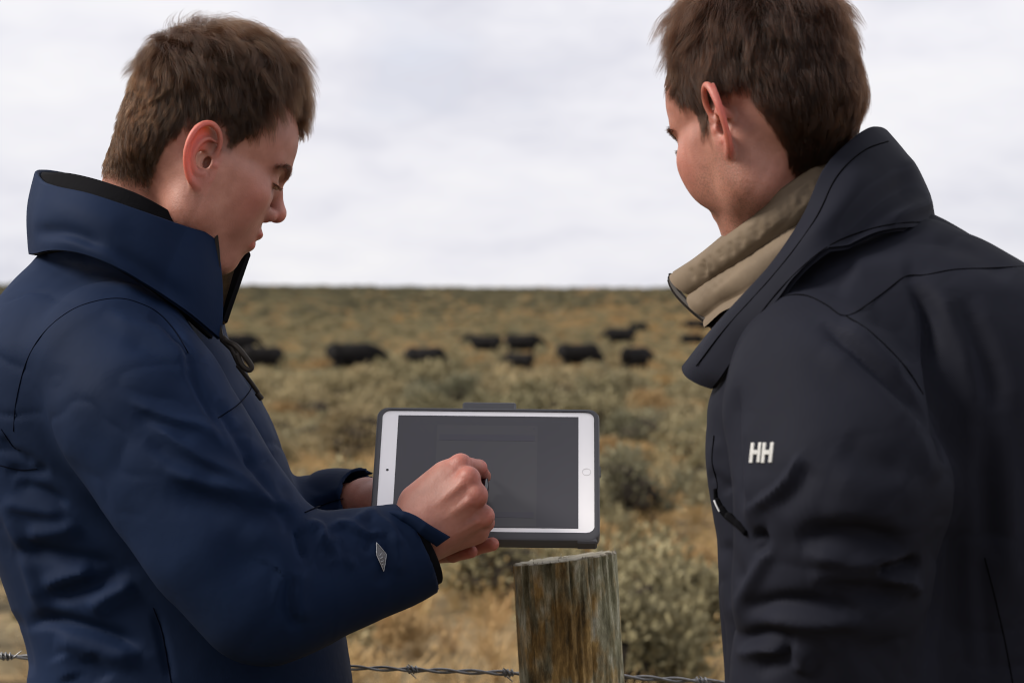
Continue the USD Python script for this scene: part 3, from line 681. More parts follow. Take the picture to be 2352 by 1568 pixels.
hair_look('brown_hair', (0.009, 0.0038, 0.0015), (0.027, 0.0122, 0.0050), (0.092, 0.044, 0.0190))
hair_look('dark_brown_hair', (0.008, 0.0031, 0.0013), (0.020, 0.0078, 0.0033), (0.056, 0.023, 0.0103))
plain('eye_white', (0.62, 0.56, 0.54), 0.12)
plain('eye_iris', (0.05, 0.06, 0.07), 0.1)

def frame_of(yaw, pitch, roll=0.0):
    """Columns forward, left, up of a head turned yaw degrees from +x towards +y and bent down by pitch."""
    y, p, r = np.radians([yaw, pitch, roll])
    F = np.array([math.cos(p) * math.cos(y), math.cos(p) * math.sin(y), -math.sin(p)]); L = np.array([-math.sin(y), math.cos(y), 0]); U = np.cross(F, L)
    L, U = L * math.cos(r) + U * math.sin(r), U * math.cos(r) - L * math.sin(r)
    return np.stack([F, L, U], 1)
MM = 0.001
def m_(*a): return np.array(a, float) * MM
def ear_shapes(s, flare=1.0, turn=0.0):
    """Ear on side s (+1 left, -1 right); x forward, z up in mm from the tragus, n outward from the side of the head."""
    ct, st = math.cos(math.radians(turn)), math.sin(math.radians(turn))
    def e(x, z, n): n = n * flare; x = x * 0.86 - 1.0; return m_(x * ct + n * st, s * (70 - x * st + n * ct), z)
    helix = [e(-7, 3, 4), e(0, 11, 7.5), e(-3, 24, 12), e(-12, 33.5, 15), e(-24, 37, 17.5), e(-35, 32, 20), e(-41, 20, 21), e(-42, 6, 20.5), e(-38, -8, 18), e(-29, -20, 14), e(-18, -29, 10), e(-7, -32, 6)]
    hs = spline(np.array(helix), 34); hr = np.interp(np.linspace(0, 1, 34), [0, .1, .3, .55, .75, .9, 1], [2.0, 2.7, 3.4, 3.5, 2.9, 3.6, 4.2]) * MM
    anti = [e(-9, 22, 10), e(-20, 21, 13), e(-28, 12, 15.5), e(-29.5, 0, 15), e(-25, -11, 12.5), e(-16, -18.5, 9.5), e(-9, -17.5, 7.5)]
    as_ = spline(np.array(anti), 16); ar = np.interp(np.linspace(0, 1, 16), [0, .3, .7, 1], [1.5, 3.0, 2.8, 3.2]) * MM
    t = unit(e(-33, 36, 16) - e(-5, -30, 6)); nrm = unit(np.cross(e(-40, 5, 20) - e(-2, 5, 3), t) * -s); nrm = nrm * np.sign(nrm[1] * s); nrm = unit(nrm - t * (nrm @ t)); w = np.cross(t, nrm)
    R = np.stack([w, t, nrm], 1)
    plate = s_ell(e(-21, 3, 9), m_(21.5, 35, 3.2), R)
    return dict(plate=plate, helix=s_chain(hs, hr, 0), anti=s_chain(as_, ar, 0), lobe=s_ell(e(-7, -27, 6), m_(8.5, 9, 4), R), tragus=s_ell(e(2, -2, 4.0), m_(4.5, 7.5, 4.5)), antitragus=s_ell(e(-8, -17, 6.5), m_(5, 4, 3.5)),
                concha=s_ell(e(-13, -3, 11), m_(11, 16, 10.5)), scapha=s_chain([e(-13, 28, 17), e(-24, 30, 19.5), e(-34, 22, 22.0), e(-36, 6, 22)], m_(2.6, 3.2, 2.6, 2.0), 0), hole=s_ell(e(-6, -3, 2.5), m_(4.0, 6.5, 8)))
def head_shape(prof, flare=1.0, ears=(-1, 1), turn=0.0):
    """prof: dict of midline positions in mm."""
    g = prof.get
    fs = [s_ell(m_(-4, 0, 50), m_(98, 75, 97)), (s_ell(m_(-52, 0, 14), m_(46, 58, 54)), 0.02), (s_ell(m_(44, 0, 54), m_(g('forehead', 46), 60, 44)), 0.020),
          (s_ell(m_(34, 0, -12), m_(50, 55, 60)), 0.022), (s_ell(m_(-2, 0, -18), m_(52, 64, 52)), 0.030)]
    for s in (-1, 1):
        fs += [(s_cone(m_(87.5, 8 * s, 36), m_(68, 45 * s, 36), 10 * MM, 8.5 * MM), 0.014), (s_ell(m_(52, 46 * s, -4), m_(25, 19, 17)), 0.020), (s_ell(m_(72, 17 * s, -6), m_(17, 16, 26)), 0.014), (s_ell(m_(g('cheek', 48), g('cheek_w', 40) * s, -22), m_(29, g('cheek_r', 20), 38)), 0.022), (s_cone(m_(40, 58 * s, 6), m_(6, 67 * s, 8), 8 * MM, 7 * MM), 0.016),
               (s_cone(m_(6, 48 * s, -58), m_(58, 18 * s, -88), 18 * MM, 15 * MM), 0.030), (s_cone(m_(2, 58 * s, -18), m_(6, 50 * s, -56), 16 * MM, 16 * MM), 0.03)]
    cx = g('chin', 72)
    fs += [(s_ell(m_(cx, 0, -84), m_(15, 20, 14)), 0.018), (s_ell(m_(64 - g('mouth', 0), 0, -46), m_(33, 37, 33)), 0.018), (s_ell(m_(30, 0, -70), m_(40, 34, 22)), 0.02)]
    base = s_union(fs)
    for s in (-1, 1): base = s_cut(base, s_ell(m_(97, 33 * s, 20), m_(17, 16, 10)), 0.013)
    nx = g('nose', 0)
    nose = [(s_chain([m_(83, 0, 29), m_(95 - nx * .6, 0, 13), m_(106 - nx, 0, -4)], m_(7.0, 7.5, 8.5), 0.004), 0.010), (s_ell(m_(105.5 - nx, 0, -8.5), m_(11, 11.5, 10)), 0.007)]
    for s in (-1, 1): nose.append((s_ell(m_(94 - nx, 12.5 * s, -15), m_(11, 7.0, 8)), 0.006))
    base = s_union([base] + nose)
    for s in (-1, 1): base = s_cut(base, s_ell(m_(99 - nx, 6.5 * s, -24), m_(5, 2.6, 4)), 0.003)
    lip = [(s_ell(m_(91 - g('mouth', 0), 0, -40.5), m_(10, 24, 6.5)), 0.005), (s_ell(m_(87.5 - g('mouth', 0), 0, -56), m_(10, 21, 7)), 0.005)]
    base = s_union([base] + lip)
    base = s_cut(base, s_union([s_chain([m_(78, 28, -49.5), m_(97, 9, -48.2), m_(100, 0, -48.6), m_(97, -9, -48.2), m_(78, -28, -49.5)], m_(1.0, 1.5, 1.6, 1.5, 1.0))]), 0.003)
    for s in (-1, 1):     # closed-down eyelids over the eyes, with the slit below
        base = s_union([base, (s_ell(m_(71.5, 32 * s, 20), m_(13.2, 15.5, 12.0)), 0.006)])
        base = s_cut(base, s_chain([m_(77, 19 * s, 14), m_(86.5, 31 * s, 13.5), m_(75, 46.5 * s, 14.5)], m_(0.8, 1.9, 0.8), 0.0), 0.002)
        base = s_union([base, (s_chain([m_(78, 19 * s, 18), m_(85.5, 31 * s, 18.0), m_(75, 47 * s, 17)], m_(1.2, 2.0, 1.2), 0.0), 0.004)])
    for s in ears:
        E = ear_shapes(s, flare, turn)
        ear = s_union([E['plate'], (E['lobe'], 0.004)] + ([(s_cone(m_(-10, 62 * s, 4), m_(-14, 84 * s, 5), 11 * MM, 7 * MM), 0.008)] if turn else []))
        ear = s_cut(ear, E['concha'], 0.004)
        ear = s_union([ear, (E['helix'], 0.0025)] + ([] if turn else [(E['anti'], 0.004)]))
        base = s_union([base, (ear, 0.005), (E['tragus'], 0.004), (E['antitragus'], 0.003)])
        base = base if turn else s_cut(base, E['scapha'], 0.002); base = s_cut(base, E['hole'], 0.004)
    return base
def scalp_edge(az, line):
    return np.interp(az, *np.array(line, float).T)
def masks(v, line, stub=0.0):
    """Per-vertex scalp, redness and stubble of a head in local mm."""
    x, y, z = v.T / MM
    az = np.degrees(np.arctan2(np.abs(y), x))
    edge = scalp_edge(az, line) + noise3(v, 90, 3) * 9
    scalp = np.clip((z - edge) / 16 + 0.4, 0, 1)
    ear = (np.abs(y) > 74.5) & (x > -48) & (x < 8) & (z > -38) & (z < 42)
    behind = (np.abs(y) > 66) & (x > -46) & (x < 6) & (z > -38) & (z < 36)
    scalp[ear | behind] = 0
    red = np.where(ear, np.clip((np.abs(y) - 76) / 10, 0.0, 0.6) * (0.7 + 0.5 * (x < -25)), 0)
    red = np.maximum(red, 0.6 * np.exp(-((x - 106) ** 2 + y**2 + (z + 16) ** 2) / 300))
    red = np.maximum(red, 0.34 * np.exp(-((x - 60) ** 2 + (np.abs(y) - 50) ** 2 + (z + 14) ** 2) / 500))
    lips = np.exp(-((z + 41) / 5.0) ** 2) + np.exp(-((z + 55) / 5.5) ** 2)
    red = np.maximum(red, 0.75 * lips * (np.abs(y) < 24) * (x > 78))
    st = stub * np.clip((-z - 5 - 16 * np.clip((x - 20) / 60, 0, 1)) / 22, 0, 1) * np.clip((x + 18) / 22, 0, 1) * np.clip((112 + z) / 20, 0, 1) * (1 - np.clip(lips, 0, 1) * (x > 78))
    st = np.maximum(st, 0.8 * (stub > 0) * np.exp(-((x - 10) / 10) ** 2 - ((z - 12) / 16) ** 2) * (np.abs(y) > 55) * (~ear))
    return scalp, red, st

def grow_hair(v, f, scalp, n, crown, length, flow, seed, lift=0.8, clump=0.65, curl=0.0012, steps=8, wid=0.00022, sites=22, gravity=0.25, min_up=0.0008, line=None, wild=1.5):
    """Strands in the head's own frame. length(p) in metres, flow(p, n) a tangent field."""
    r = np.random.default_rng(seed)
    def fade(p): return 0.32 + 0.68 * np.clip((p[:, 2] / MM - scalp_edge(np.degrees(np.arctan2(np.abs(p[:, 1]), p[:, 0])), line)) / 26, 0, 1) ** 0.8
    m = trimesh.Trimesh(v, f, process=False); nv = vnormals(m)
    w = m.area_faces * scalp[f].mean(1) ** 1.5
    fi = r.choice(len(f), n, p=w / w.sum())
    b = r.dirichlet([1, 1, 1], n)
    root = (v[f[fi]] * b[..., None]).sum(1); nn = unit((nv[f[fi]] * b[..., None]).sum(1))
    def tousle(p): return 1.1 + wild * np.clip((p[:, 2] / MM - 70) / 50, 0, 1)
    t = flow(root, nn); t = t - nn * (t * nn).sum(1, keepdims=True)
    jit = np.stack([noise3(root, 70, seed + k, 2) for k in range(3)], 1) * tousle(root)[:, None] + r.normal(0, 0.10, (n, 3))
    t = unit(unit(t) + jit - nn * (jit * nn).sum(1, keepdims=True))
    L = length(root) * fade(root) * r.uniform(0.72, 1.12, n) * (0.80 + 0.65 * (meshkit.noise(root * 75 + 5, seed)))
    s = np.linspace(0, 1, steps)
    up = (lift(root) if callable(lift) else lift) * r.uniform(0.75, 1.25, n)
    pts = [root - nn * 0.0015]; ph = r.uniform(0, 6.28, n); sd = np.cross(nn, t)
    for i in range(1, steps):
        q = s[i]
        a = np.clip(up * (1 - q * 1.35), -0.35, 2)
        d = unit(t + nn * a[:, None] + np.array([0, 0, -1.0]) * gravity * q + sd * (np.sin(ph * 0.25 + q * 7.0 + noise3(root, 45, seed + 9, 1) * 12) * curl * 260)[:, None])
        pts.append(pts[-1] + d * (L / (steps - 1))[:, None])
    pts = np.stack(pts, 1)
    ci = r.choice(n, max(n // sites, 1), replace=False)
    _, near = cKDTree(root[ci]).query(root); k = ci[near]
    wgt = (s[None, :, None] ** 1.3) * clump * r.uniform(0.55, 1.1, n)[:, None, None]
    target = pts[k] + (root - root[k])[:, None] * 0.25
    pts = pts * (1 - wgt) + target * wgt
    flat = pts[:, 1:].reshape(-1, 3)
    T = cKDTree(v); _, j = T.query(flat)
    hgt = ((flat - v[j]) * nv[j]).sum(1); need = min_up + 0.0016 * np.tile(s[1:], n)
    flat = flat + nv[j] * np.clip(need - hgt, 0, 0.02)[:, None]
    pts[:, 1:] = flat.reshape(n, steps - 1, 3)
    W = np.tile(wid * np.interp(s, [0, .2, .7, 1], [0.8, 1.0, 0.8, 0.15]), n) * np.repeat(r.uniform(0.7, 1.3, n), steps)
    return pts.reshape(-1, 3), np.full(n, steps), W
def brow_hair(v, f, side, seed, n=440):
    r = np.random.default_rng(seed)
    u = r.random(n); w = r.normal(0, 1, n)
    y = side * (9 + 45 * u); z = 34 + 7.5 * np.sin(u * 2.5) + w * 2.4 * (1 - 0.6 * u) - 5 * u**3; x = 92 - 24 * u**1.6
    p = np.stack([x, y, z], 1) * MM
    _, j = cKDTree(v).query(p); nv = vnormals(trimesh.Trimesh(v, f, process=False)); p = v[j] + r.normal(0, 0.0006, (n, 3)); nn = nv[j]
    d = unit(np.stack([-0.35 * np.ones(n), side * np.ones(n), 0.45 - 0.9 * u], 1) + r.normal(0, 0.2, (n, 3)) + nn * 0.45)
    L = r.uniform(0.006, 0.011, n)
    pts = np.stack([p, p + d * (L * 0.5)[:, None], p + (d - nn * 0.3) * L[:, None]], 1)
    return pts.reshape(-1, 3), np.full(n, 3), np.tile([0.00024, 0.00021, 0.00006], n)
def lash_hair(side, seed, n=110):
    r = np.random.default_rng(seed); u = np.linspace(0, 1, n)
    p = np.stack([np.interp(u, [0, .5, 1], [79, 87, 75]), side * np.interp(u, [0, 1], [20, 47]), np.full(n, 15.6)], 1) * MM
    d = unit(np.stack([np.ones(n) * 0.9, side * (u - 0.4) * 1.2, -0.35 * np.ones(n)], 1) + r.normal(0, 0.12, (n, 3)))
    pts = np.stack([p, p + d * 0.0045, p + d * 0.008 + [0, 0, 0.0012]], 1)
    return pts.reshape(-1, 3), np.full(n, 3), np.tile([0.0006, 0.0004, 0.0001], n)
class Head:
    def __init__(self, origin, R, prof, line, stub, flare, h=0.0016, neck=None):
        self.o, self.R = np.asarray(origin), R
        shape = head_shape(prof, flare, turn=prof.get('ear_turn', 0.0))
        if neck is not None:
            loc = [self.local(q) for q in neck[0]]
            shape = s_union([shape, (s_chain(loc, neck[1], 0.01), 0.030)])
            lo = np.minimum(m_(-125, -100, -120), np.min(loc, 0) - 0.075)
        else: lo = m_(-125, -100, -125)
        m = mesh_sdf(shape, lo, m_(118, 100, 145), h, 2)
        self.v, self.f = np.asarray(m.vertices), np.asarray(m.faces)
        self.scalp, self.red, self.stub = masks(self.v, line, stub)
    def local(self, p): return (np.asarray(p) - self.o) @ self.R
    def world(self, p): return np.asarray(p) @ self.R.T + self.o

# ---------------------------------------------------------------- cloth: seams, folds and shells
def s_half(pt, n):
    pt, n = np.asarray(pt, float), unit(n)
    return lambda p: -((p - pt) @ n)          # negative on the side n points to: cut away with s_cut
def seg_dist(q, poly):
    """Distance of points q (n,2) to a polyline and the run along it, 0 to 1."""
    poly = np.asarray(poly, float); best = np.full(len(q), 1e9); run = np.zeros(len(q)); sgn = np.zeros(len(q))
    L = np.concatenate([[0], np.cumsum(np.linalg.norm(np.diff(poly, axis=0), axis=1))])
    for i in range(len(poly) - 1):
        a, d = poly[i], poly[i + 1] - poly[i]; l2 = d @ d + 1e-9
        t = np.clip(((q - a) @ d) / l2, 0, 1); e = q - a - t[:, None] * d; dd = np.linalg.norm(e, axis=1)
        m = dd < best; best[m] = dd[m]; run[m] = (L[i] + t[m] * math.sqrt(l2)) / L[-1]; sgn[m] = np.sign(d[0] * e[m, 1] - d[1] * e[m, 0])
    return best, run, sgn
def fold(m, folds, rough=0.0012, scale=9.0, seed=1, sharp=0.0022):
    """Raises cloth ridges (positive) and creases (negative) along drawn lines: (points, width, height in mm[, sharper side])."""
    v = np.asarray(m.vertices).copy(); n = vnormals(m); px = to_px(v); face = np.clip(-n[:, 1] * 1.6 + 0.25, 0, 1)
    d = np.zeros(len(v))
    for item in folds:
        pts, w, h = item[:3]; side = item[3] if len(item) > 3 else 0
        poly = spline(np.array(pts, float), 28)
        lo, hi = poly.min(0) - 60, poly.max(0) + 60
        i = np.flatnonzero(((px > lo) & (px < hi)).all(1) & (face > 0))
        dist, run, sg = seg_dist(px[i], poly); mm = dist * 0.485
        ww = w * np.where(sg == side, 0.45, 1.0) if side else w
        d[i] += h * np.exp(-(mm / ww) ** 2) * np.clip(np.sin(np.pi * np.clip(run, 0.02, 0.98)) * 1.7, 0, 1) * face[i]
    v += n * (d[:, None] * MM)
    v += n * (noise3(v, scale, seed, 3) * rough * 2 + noise3(v * [1, 1, 0.6], scale * 3.2, seed + 5, 2) * rough)[:, None]
    mask = np.clip(noise3(v, 5.0, seed + 31, 2) * 4 + 0.35, 0, 1)      # small sharp creases in places
    crease = 1 - np.abs(noise3(v * [1, 1, 1.5], 11.0, seed + 40, 2)) * 7
    v += n * (mask * np.clip(crease, 0, 1) ** 2 * -sharp)[:, None]
    m.vertices = v; return m
class Front:
    """What the viewer's side of a mesh is: places points measured on the photograph onto it."""
    def __init__(self, m):
        self.v, self.n = np.asarray(m.vertices), vnormals(m); k = self.n[:, 1] < -0.02
        self.v, self.n = self.v[k], self.n[k]; self.px = to_px(self.v); self.t = cKDTree(self.px)
    def at(self, q, lift=0.0):
        q = np.atleast_2d(np.asarray(q, float)); d, j = self.t.query(q, k=14)
        D = self.v[j][..., 1]; near = D < D.min(1, keepdims=True) + 0.012
        w = near / (d + 0.6) ** 2; w /= w.sum(1, keepdims=True)
        y = (D * w).sum(1); n = unit((self.n[j] * w[..., None]).sum(1))
        return np.array([P(a, b, c) for (a, b), c in zip(q, y)]) + n * lift, n
def seam(parent, front, pts, mat, r=0.0006, lift=0.0002, n=60, name='seam'):
    c, nn = front.at(spline(np.array(pts, float), n), lift)
    for _ in range(2): c[1:-1] = (c[:-2] + 2 * c[1:-1] + c[2:]) / 4
    return part(parent, name, tube(c, r, 6), mat, smooth=True)
def patch(front, poly, lift, thick=0.0006, n=10):
    """A flat badge laid on cloth: a convex outline measured on the photograph."""
    poly = np.array(poly, float); c = poly.mean(0); ring = np.vstack([poly[i] + (poly[(i + 1) % len(poly)] - poly[i]) * t for i in range(len(poly)) for t in np.linspace(0, 1, n, endpoint=False)])
    q = np.vstack([ring, c[None] + (ring - c) * 0.5, c[None]]); p, nn = front.at(q, lift); k = len(ring)
    nn[:] = unit(nn.mean(0)); f = np.vstack([grid_faces(2, k, wrap=True), [[k + j, k + (j + 1) % k, 2 * k] for j in range(k)]])
    v = np.vstack([p, p - nn * thick]); m = len(p)
    side = np.array([[j, m + j, (j + 1) % k] for j in range(k)] + [[(j + 1) % k, m + j, m + (j + 1) % k] for j in range(k)])
    t = trimesh.Trimesh(v, np.vstack([f, f[:, ::-1] + m, side]), process=True); t.fix_normals(); return t
def ribbon(top, base, n=120, rows=22, thick=0.005, bulge=0.0, inward=None, puffs=1, rough=0.0012, seed=3, folds=()):
    """A collar: a strip between two curves in space, with thickness towards the point 'inward'."""
    a, b = spline(np.array(top), n), spline(np.array(base), n)
    t = np.linspace(0, 1, rows)[:, None, None]
    S = a[None] * (1 - t) + b[None] * t
    c = np.asarray(inward, float)
    du, dv = np.gradient(S, axis=1), np.gradient(S, axis=0)
    N = unit(np.cross(du, dv)); out = S - c; out[..., 2] = 0
    if (N * out).sum() < 0: N = -N
    S = S + N * (bulge * np.abs(np.sin(np.pi * t * puffs)) ** (0.6 if puffs > 1 else 1))
    S = S + N * ((noise3(S, 14, seed, 3) * 2 * rough)[..., None] * np.clip(t * 3, 0.15, 1))
    if len(folds):
        px = to_px(S.reshape(-1, 3)); d = np.zeros(len(px)); ny = np.clip(-N.reshape(-1, 3)[:, 1] * 3, 0, 1)
        for pts, w, h in folds:
            dist, run, _ = seg_dist(px, spline(np.array(pts, float), 24)); d += h * np.exp(-(dist * .485 / w) ** 2) * np.clip(np.sin(np.pi * np.clip(run, .02, .98)) * 1.7, 0, 1)
        S = S + N * (d * ny * MM).reshape(rows, n, 1)
    I = S - N * thick
    e = np.linspace(0, np.pi, 6)[1:-1]      # rounded top edge
    edge = [(S[0] + I[0]) / 2 + N[0] * (np.cos(q) * thick / 2) + unit(a - b) * (np.sin(q) * thick / 2) for q in e]
    loop = np.concatenate([S[::-1], np.array(edge), I], 0)
    f = grid_faces(len(loop), n)
    m = trimesh.Trimesh(loop.reshape(-1, 3), f, process=False)
    k = len(loop); cap = []
    for col in (0, n - 1):
        for r in range(rows - 1):
            o0, o1 = (rows - 1 - r) * n + col, (rows - 2 - r) * n + col
            o0, o1 = r * n + col, (r + 1) * n + col; i0, i1 = (k - 1 - r) * n + col, (k - 2 - r) * n + col
            cap += [(o0, o1, i1), (o0, i1, i0)]
    m = trimesh.Trimesh(m.vertices, np.vstack([f, cap]), process=False)
    trimesh.repair.fix_normals(m)
    return m, S, N
def cloth_look(name, color, rough=0.75, sheen=0.0, tint=(0.6, 0.7, 1.0), spec=0.22, weave=1400.0, dist=0.00025):
    c = np.array(color)
    look(name, {'tc': ('texture_coordinate', {}), 'n': ('noise_texture', {'scale': 7.0, 'detail': 5.0}), 'r': ('rgb_ramp', {'ramp': [(0.3, tuple(c * 0.85)), (0.7, tuple(c * 1.15))]}),
        'w': ('noise_texture', {'scale': weave, 'detail': 2.0}), 'w2': ('noise_texture', {'scale': 110.0, 'detail': 4.0}), 'a': ('math', {'math_type': 'multiply_add', 'value2': 2.0}), 'b': ('bump', {'distance': dist, 'strength': 0.6}),
        'p': ('principled_bsdf', {'roughness': rough, 'specular_ior_level': spec, 'sheen_weight': sheen, 'sheen_roughness': 0.45, 'sheen_tint': tint})},
        [('tc.object', 'n.vector'), ('tc.object', 'w.vector'), ('tc.object', 'w2.vector'), ('n.fac', 'r.fac'), ('r.color', 'p.base_color'), ('w2.fac', 'a.value1'), ('w.fac', 'a.value3'), ('a.value', 'b.height'), ('b.normal', 'p.normal')])
cloth_look('navy_softshell', (0.0025, 0.0080, 0.0255), spec=0.08)
plain('navy_seam', (0.0012, 0.002, 0.006), 0.95, spec=0.03)
cloth_look('black_fleece', (0.0045, 0.0045, 0.0055), 0.9, 0.0, (1, 1, 1), 0.04, 700.0, 0.0006)
plain('brown_lining', (0.10, 0.065, 0.022), 0.8, bump=(400, 0.0006), vary=0.3, scale=70)
plain('zip_dark', (0.012, 0.009, 0.007), 0.6, spec=0.2)
cloth_look('charcoal_shell', (0.0072, 0.0079, 0.0128), 0.75, 0.0, (0.85, 0.88, 1.0), 0.06, 1600.0, 0.0002)
plain('charcoal_seam', (0.0015, 0.0015, 0.002), 0.95, spec=0.03)
plain('taupe_down', (0.105, 0.080, 0.056), 0.75, bump=(60, 0.0006), spec=0.12, vary=0.12, scale=18)
plain('badge_grey', (0.085, 0.085, 0.09), 0.5, vary=0.4, scale=300)
plain('badge_silver', (0.24, 0.245, 0.26), 0.4)
plain('trouser_cloth', (0.05, 0.05, 0.055), 0.9, bump=(300, 0.0006), vary=0.2)
plain('boot_leather', (0.045, 0.026, 0.014), 0.6, vary=0.3)
def legs(parent, cx, cy, top, face, spread=0.10):
    """Trousers and boots standing on the ground; face is the direction of the toes."""
    f = unit([face[0], face[1], 0]); l = np.array([-f[1], f[0], 0]); g = float(land_z(cx, cy)) if 'land_z' in globals() else 0.0
    c = np.array([cx, cy, 0.0]); fs = [s_ell(c + [0, 0, top - 0.02], (0.17, 0.17, 0.16))]
    for s in (-1, 1): fs.append((s_chain([c + l * s * 0.09 + [0, 0, top - 0.10], c + l * s * spread + f * 0.02 + [0, 0, 0.48], c + l * s * spread * 1.15 - f * 0.02 + [0, 0, 0.10]], [0.105, 0.078, 0.07], 0.03), 0.05))
    m = mesh_sdf(s_union(fs), c + [-0.4, -0.4, 0.02], c + [0.4, 0.4, top + 0.2], 0.012, 1)
    m.vertices += vnormals(m) * (noise3(m.vertices, 16, 8, 3) * 0.012)[:, None]
    part(parent, 'trousers', m, 'trouser_cloth', smooth=True)
    for s in (-1, 1):
        q = c + l * s * spread * 1.15
        m = mesh_sdf(s_union([s_cone(q + [0, 0, 0.16], q + [0, 0, 0.05], 0.058, 0.055), (s_cone(q - f * 0.05 + [0, 0, 0.05], q + f * 0.19 + [0, 0, 0.035], 0.05, 0.042), 0.03)]), q + [-0.3, -0.3, -0.03], q + [0.3, 0.3, 0.25], 0.012, 1)
        m.vertices[:, 2] = np.maximum(m.vertices[:, 2], g); part(parent, 'boot', m, 'boot_leather', smooth=40)

def px3(*rows): return [P(*r) for r in rows]
def rows_to_levels(rows, D):
    """Sections read off the photograph: (height, left edge, right edge, depth of the middle, half depth)."""
    return [(P(0, py, D)[2], P((a + b) / 2, py, D)[0], cy, (b - a) / 2 * KPX * D, ry, 0.0) for py, a, b, cy, ry in rows]
def join_body(pieces, inner):
    """One continuous body: head and hands joined to the body under the clothes. pieces: (v, f, scalp, redness, stubble)."""
    import manifold3d as md
    c, r = inner.ball
    im = mesh_sdf(inner, c - r - 0.02, c + r + 0.02, 0.012, 1)
    total = None
    for v, f in [(q[0], q[1]) for q in pieces] + [(im.vertices, im.faces)]:
        t = trimesh.Trimesh(v, f, process=False); t.update_faces(t.nondegenerate_faces())
        k = md.Manifold(md.Mesh(np.asarray(t.vertices, np.float32), np.asarray(t.faces, np.uint32)))
        if k.is_empty(): print('not solid', k.status()); total = None; break
        total = k if total is None else total + k
    V0 = np.vstack([q[0] for q in pieces] + [im.vertices]); z = np.zeros(len(im.vertices))
    A0 = [np.concatenate([q[j] for q in pieces] + [z]) for j in (2, 3, 4)]
    if total is None:
        off = np.cumsum([0] + [len(q[0]) for q in pieces])
        return (V0, np.vstack([q[1] + o for q, o in zip(pieces, off)] + [im.faces + off[-1]]), *A0)
    m = total.to_mesh(); v = np.asarray(m.vert_properties)[:, :3].astype(float)
    _, j = cKDTree(V0).query(v)
    return (v, np.asarray(m.tri_verts), *[a[j] for a in A0])
# ---------------------------------------------------------------- man on the left, in blue
R1 = frame_of(20, 25)
D1 = 2.72
O1 = P(488, 375, D1) + R1[:, 1] * 0.072
LINE1 = [(0, 84), (22, 98), (36, 114), (48, 111), (58, 95), (66, 66), (74, 44), (80, 22), (86, 24), (92, 40), (104, 44), (118, 30), (130, 6), (138, -34), (150, -50), (180, -54)]
neck1 = ([P(356, 420, 2.82), P(336, 520, 2.84), P(312, 640, 2.87)], [0.060, 0.062, 0.075])
H1 = Head(O1, R1, {}, LINE1, 0.0, 1.0, neck=neck1)
man1 = thing('person', 'man in navy blue softshell jacket bowing his head over the tablet and touching its screen', 'person')
crown1 = m_(-62, 34, 118)
def flow1(p, n):
    d = p - crown1; t = unit(d - n * (d * n).sum(1, keepdims=True))
    front = np.clip(p[:, 0] / 0.09, 0, 1)[:, None] * np.clip((p[:, 2] - 0.07) / 0.05, 0, 1)[:, None]
    side = np.clip((0.10 - p[:, 2]) / 0.08, 0, 1)[:, None]
    return t + front * np.array([0.6, -0.25, 0.1]) + side * np.array([-0.35, 0, -1.1])
def len1(p):
    x, y, z = p.T / MM
    top = np.clip((z - 62) / 60, 0, 1)
    L = 0.012 + 0.016 * np.clip((z + 50) / 110, 0, 1) + 0.033 * top
    L = L - 0.020 * np.clip((x - 30) / 35, 0, 1) * top
    return np.where((x > -30) & (z < 62), 0.0075 + 0.00020 * np.clip(z - 15, 0, 60), L)
def lift1(p):
    x, y, z = p.T / MM
    return 0.45 + 1.7 * np.clip((z - 70) / 60, 0, 1) + 0.5 * np.clip((-x - 60) / 30, 0, 1)
pts, cnt, wid = grow_hair(H1.v, H1.f, H1.scalp, 38000, crown1, len1, flow1, 11, lift=lift1, min_up=0.001, sites=20, clump=0.78, gravity=0.05, line=LINE1)
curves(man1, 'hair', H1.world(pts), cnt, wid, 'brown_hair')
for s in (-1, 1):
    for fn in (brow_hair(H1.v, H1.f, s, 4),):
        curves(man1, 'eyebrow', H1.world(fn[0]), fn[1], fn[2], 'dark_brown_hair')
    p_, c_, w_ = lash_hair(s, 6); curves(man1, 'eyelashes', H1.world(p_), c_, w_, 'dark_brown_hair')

# hands of the man in blue: right one closed on a stylus, left one under the tablet
def fingers(fs, rows, rad, k=0.004): fs.append((s_chain(px3(*rows), m_(*rad), 0.003), k))
rh = [s_chain(px3((860, 1282, 2.675), (930, 1240, 2.69), (975, 1222, 2.692)), m_(31, 28, 25), 0.01)]
MCP = [(1057, 1067, 2.702), (1076, 1098, 2.682), (1095, 1138, 2.678), (1112, 1186, 2.69)]
CAR = [(952, 1178, 2.70), (960, 1200, 2.690), (972, 1228, 2.688), (985, 1250, 2.694)]
for c, q, ra, rb in zip(CAR, MCP, (14, 14.5, 14, 13), (10.5, 10.8, 10.2, 9.8)): rh.append((s_cone(P(*c), P(*q), ra * MM, rb * MM), 0.018))
rh.append((s_chain(px3((972, 1215, 2.712), (1040, 1150, 2.722), (1085, 1140, 2.712)), m_(20, 22, 16), 0.01), 0.02))
rh.append((s_cone(P(958, 1152, 2.715), P(1022, 1096, 2.712), 20 * MM, 17 * MM), 0.02))
rh.append((s_cone(P(992, 1254, 2.708), P(1092, 1217, 2.716), 15 * MM, 16 * MM), 0.016))
for q, r in zip(MCP, (10.6, 11.2, 10.8, 10)): rh.append((s_ell(P(*q) + m_(1, -1, 1.2), m_(r, r, r)), 0.006))
fingers(rh, [(1060, 1066, 2.702), (1100, 1074, 2.738), (1111, 1093, 2.768), (1108, 1108, 2.782)], (10.2, 9.0, 7.6, 6.6))
fingers(rh, [(1077, 1098, 2.684), (1084, 1103, 2.735), (1084, 1120, 2.764), (1078, 1128, 2.772)], (10.4, 9.2, 8, 7))
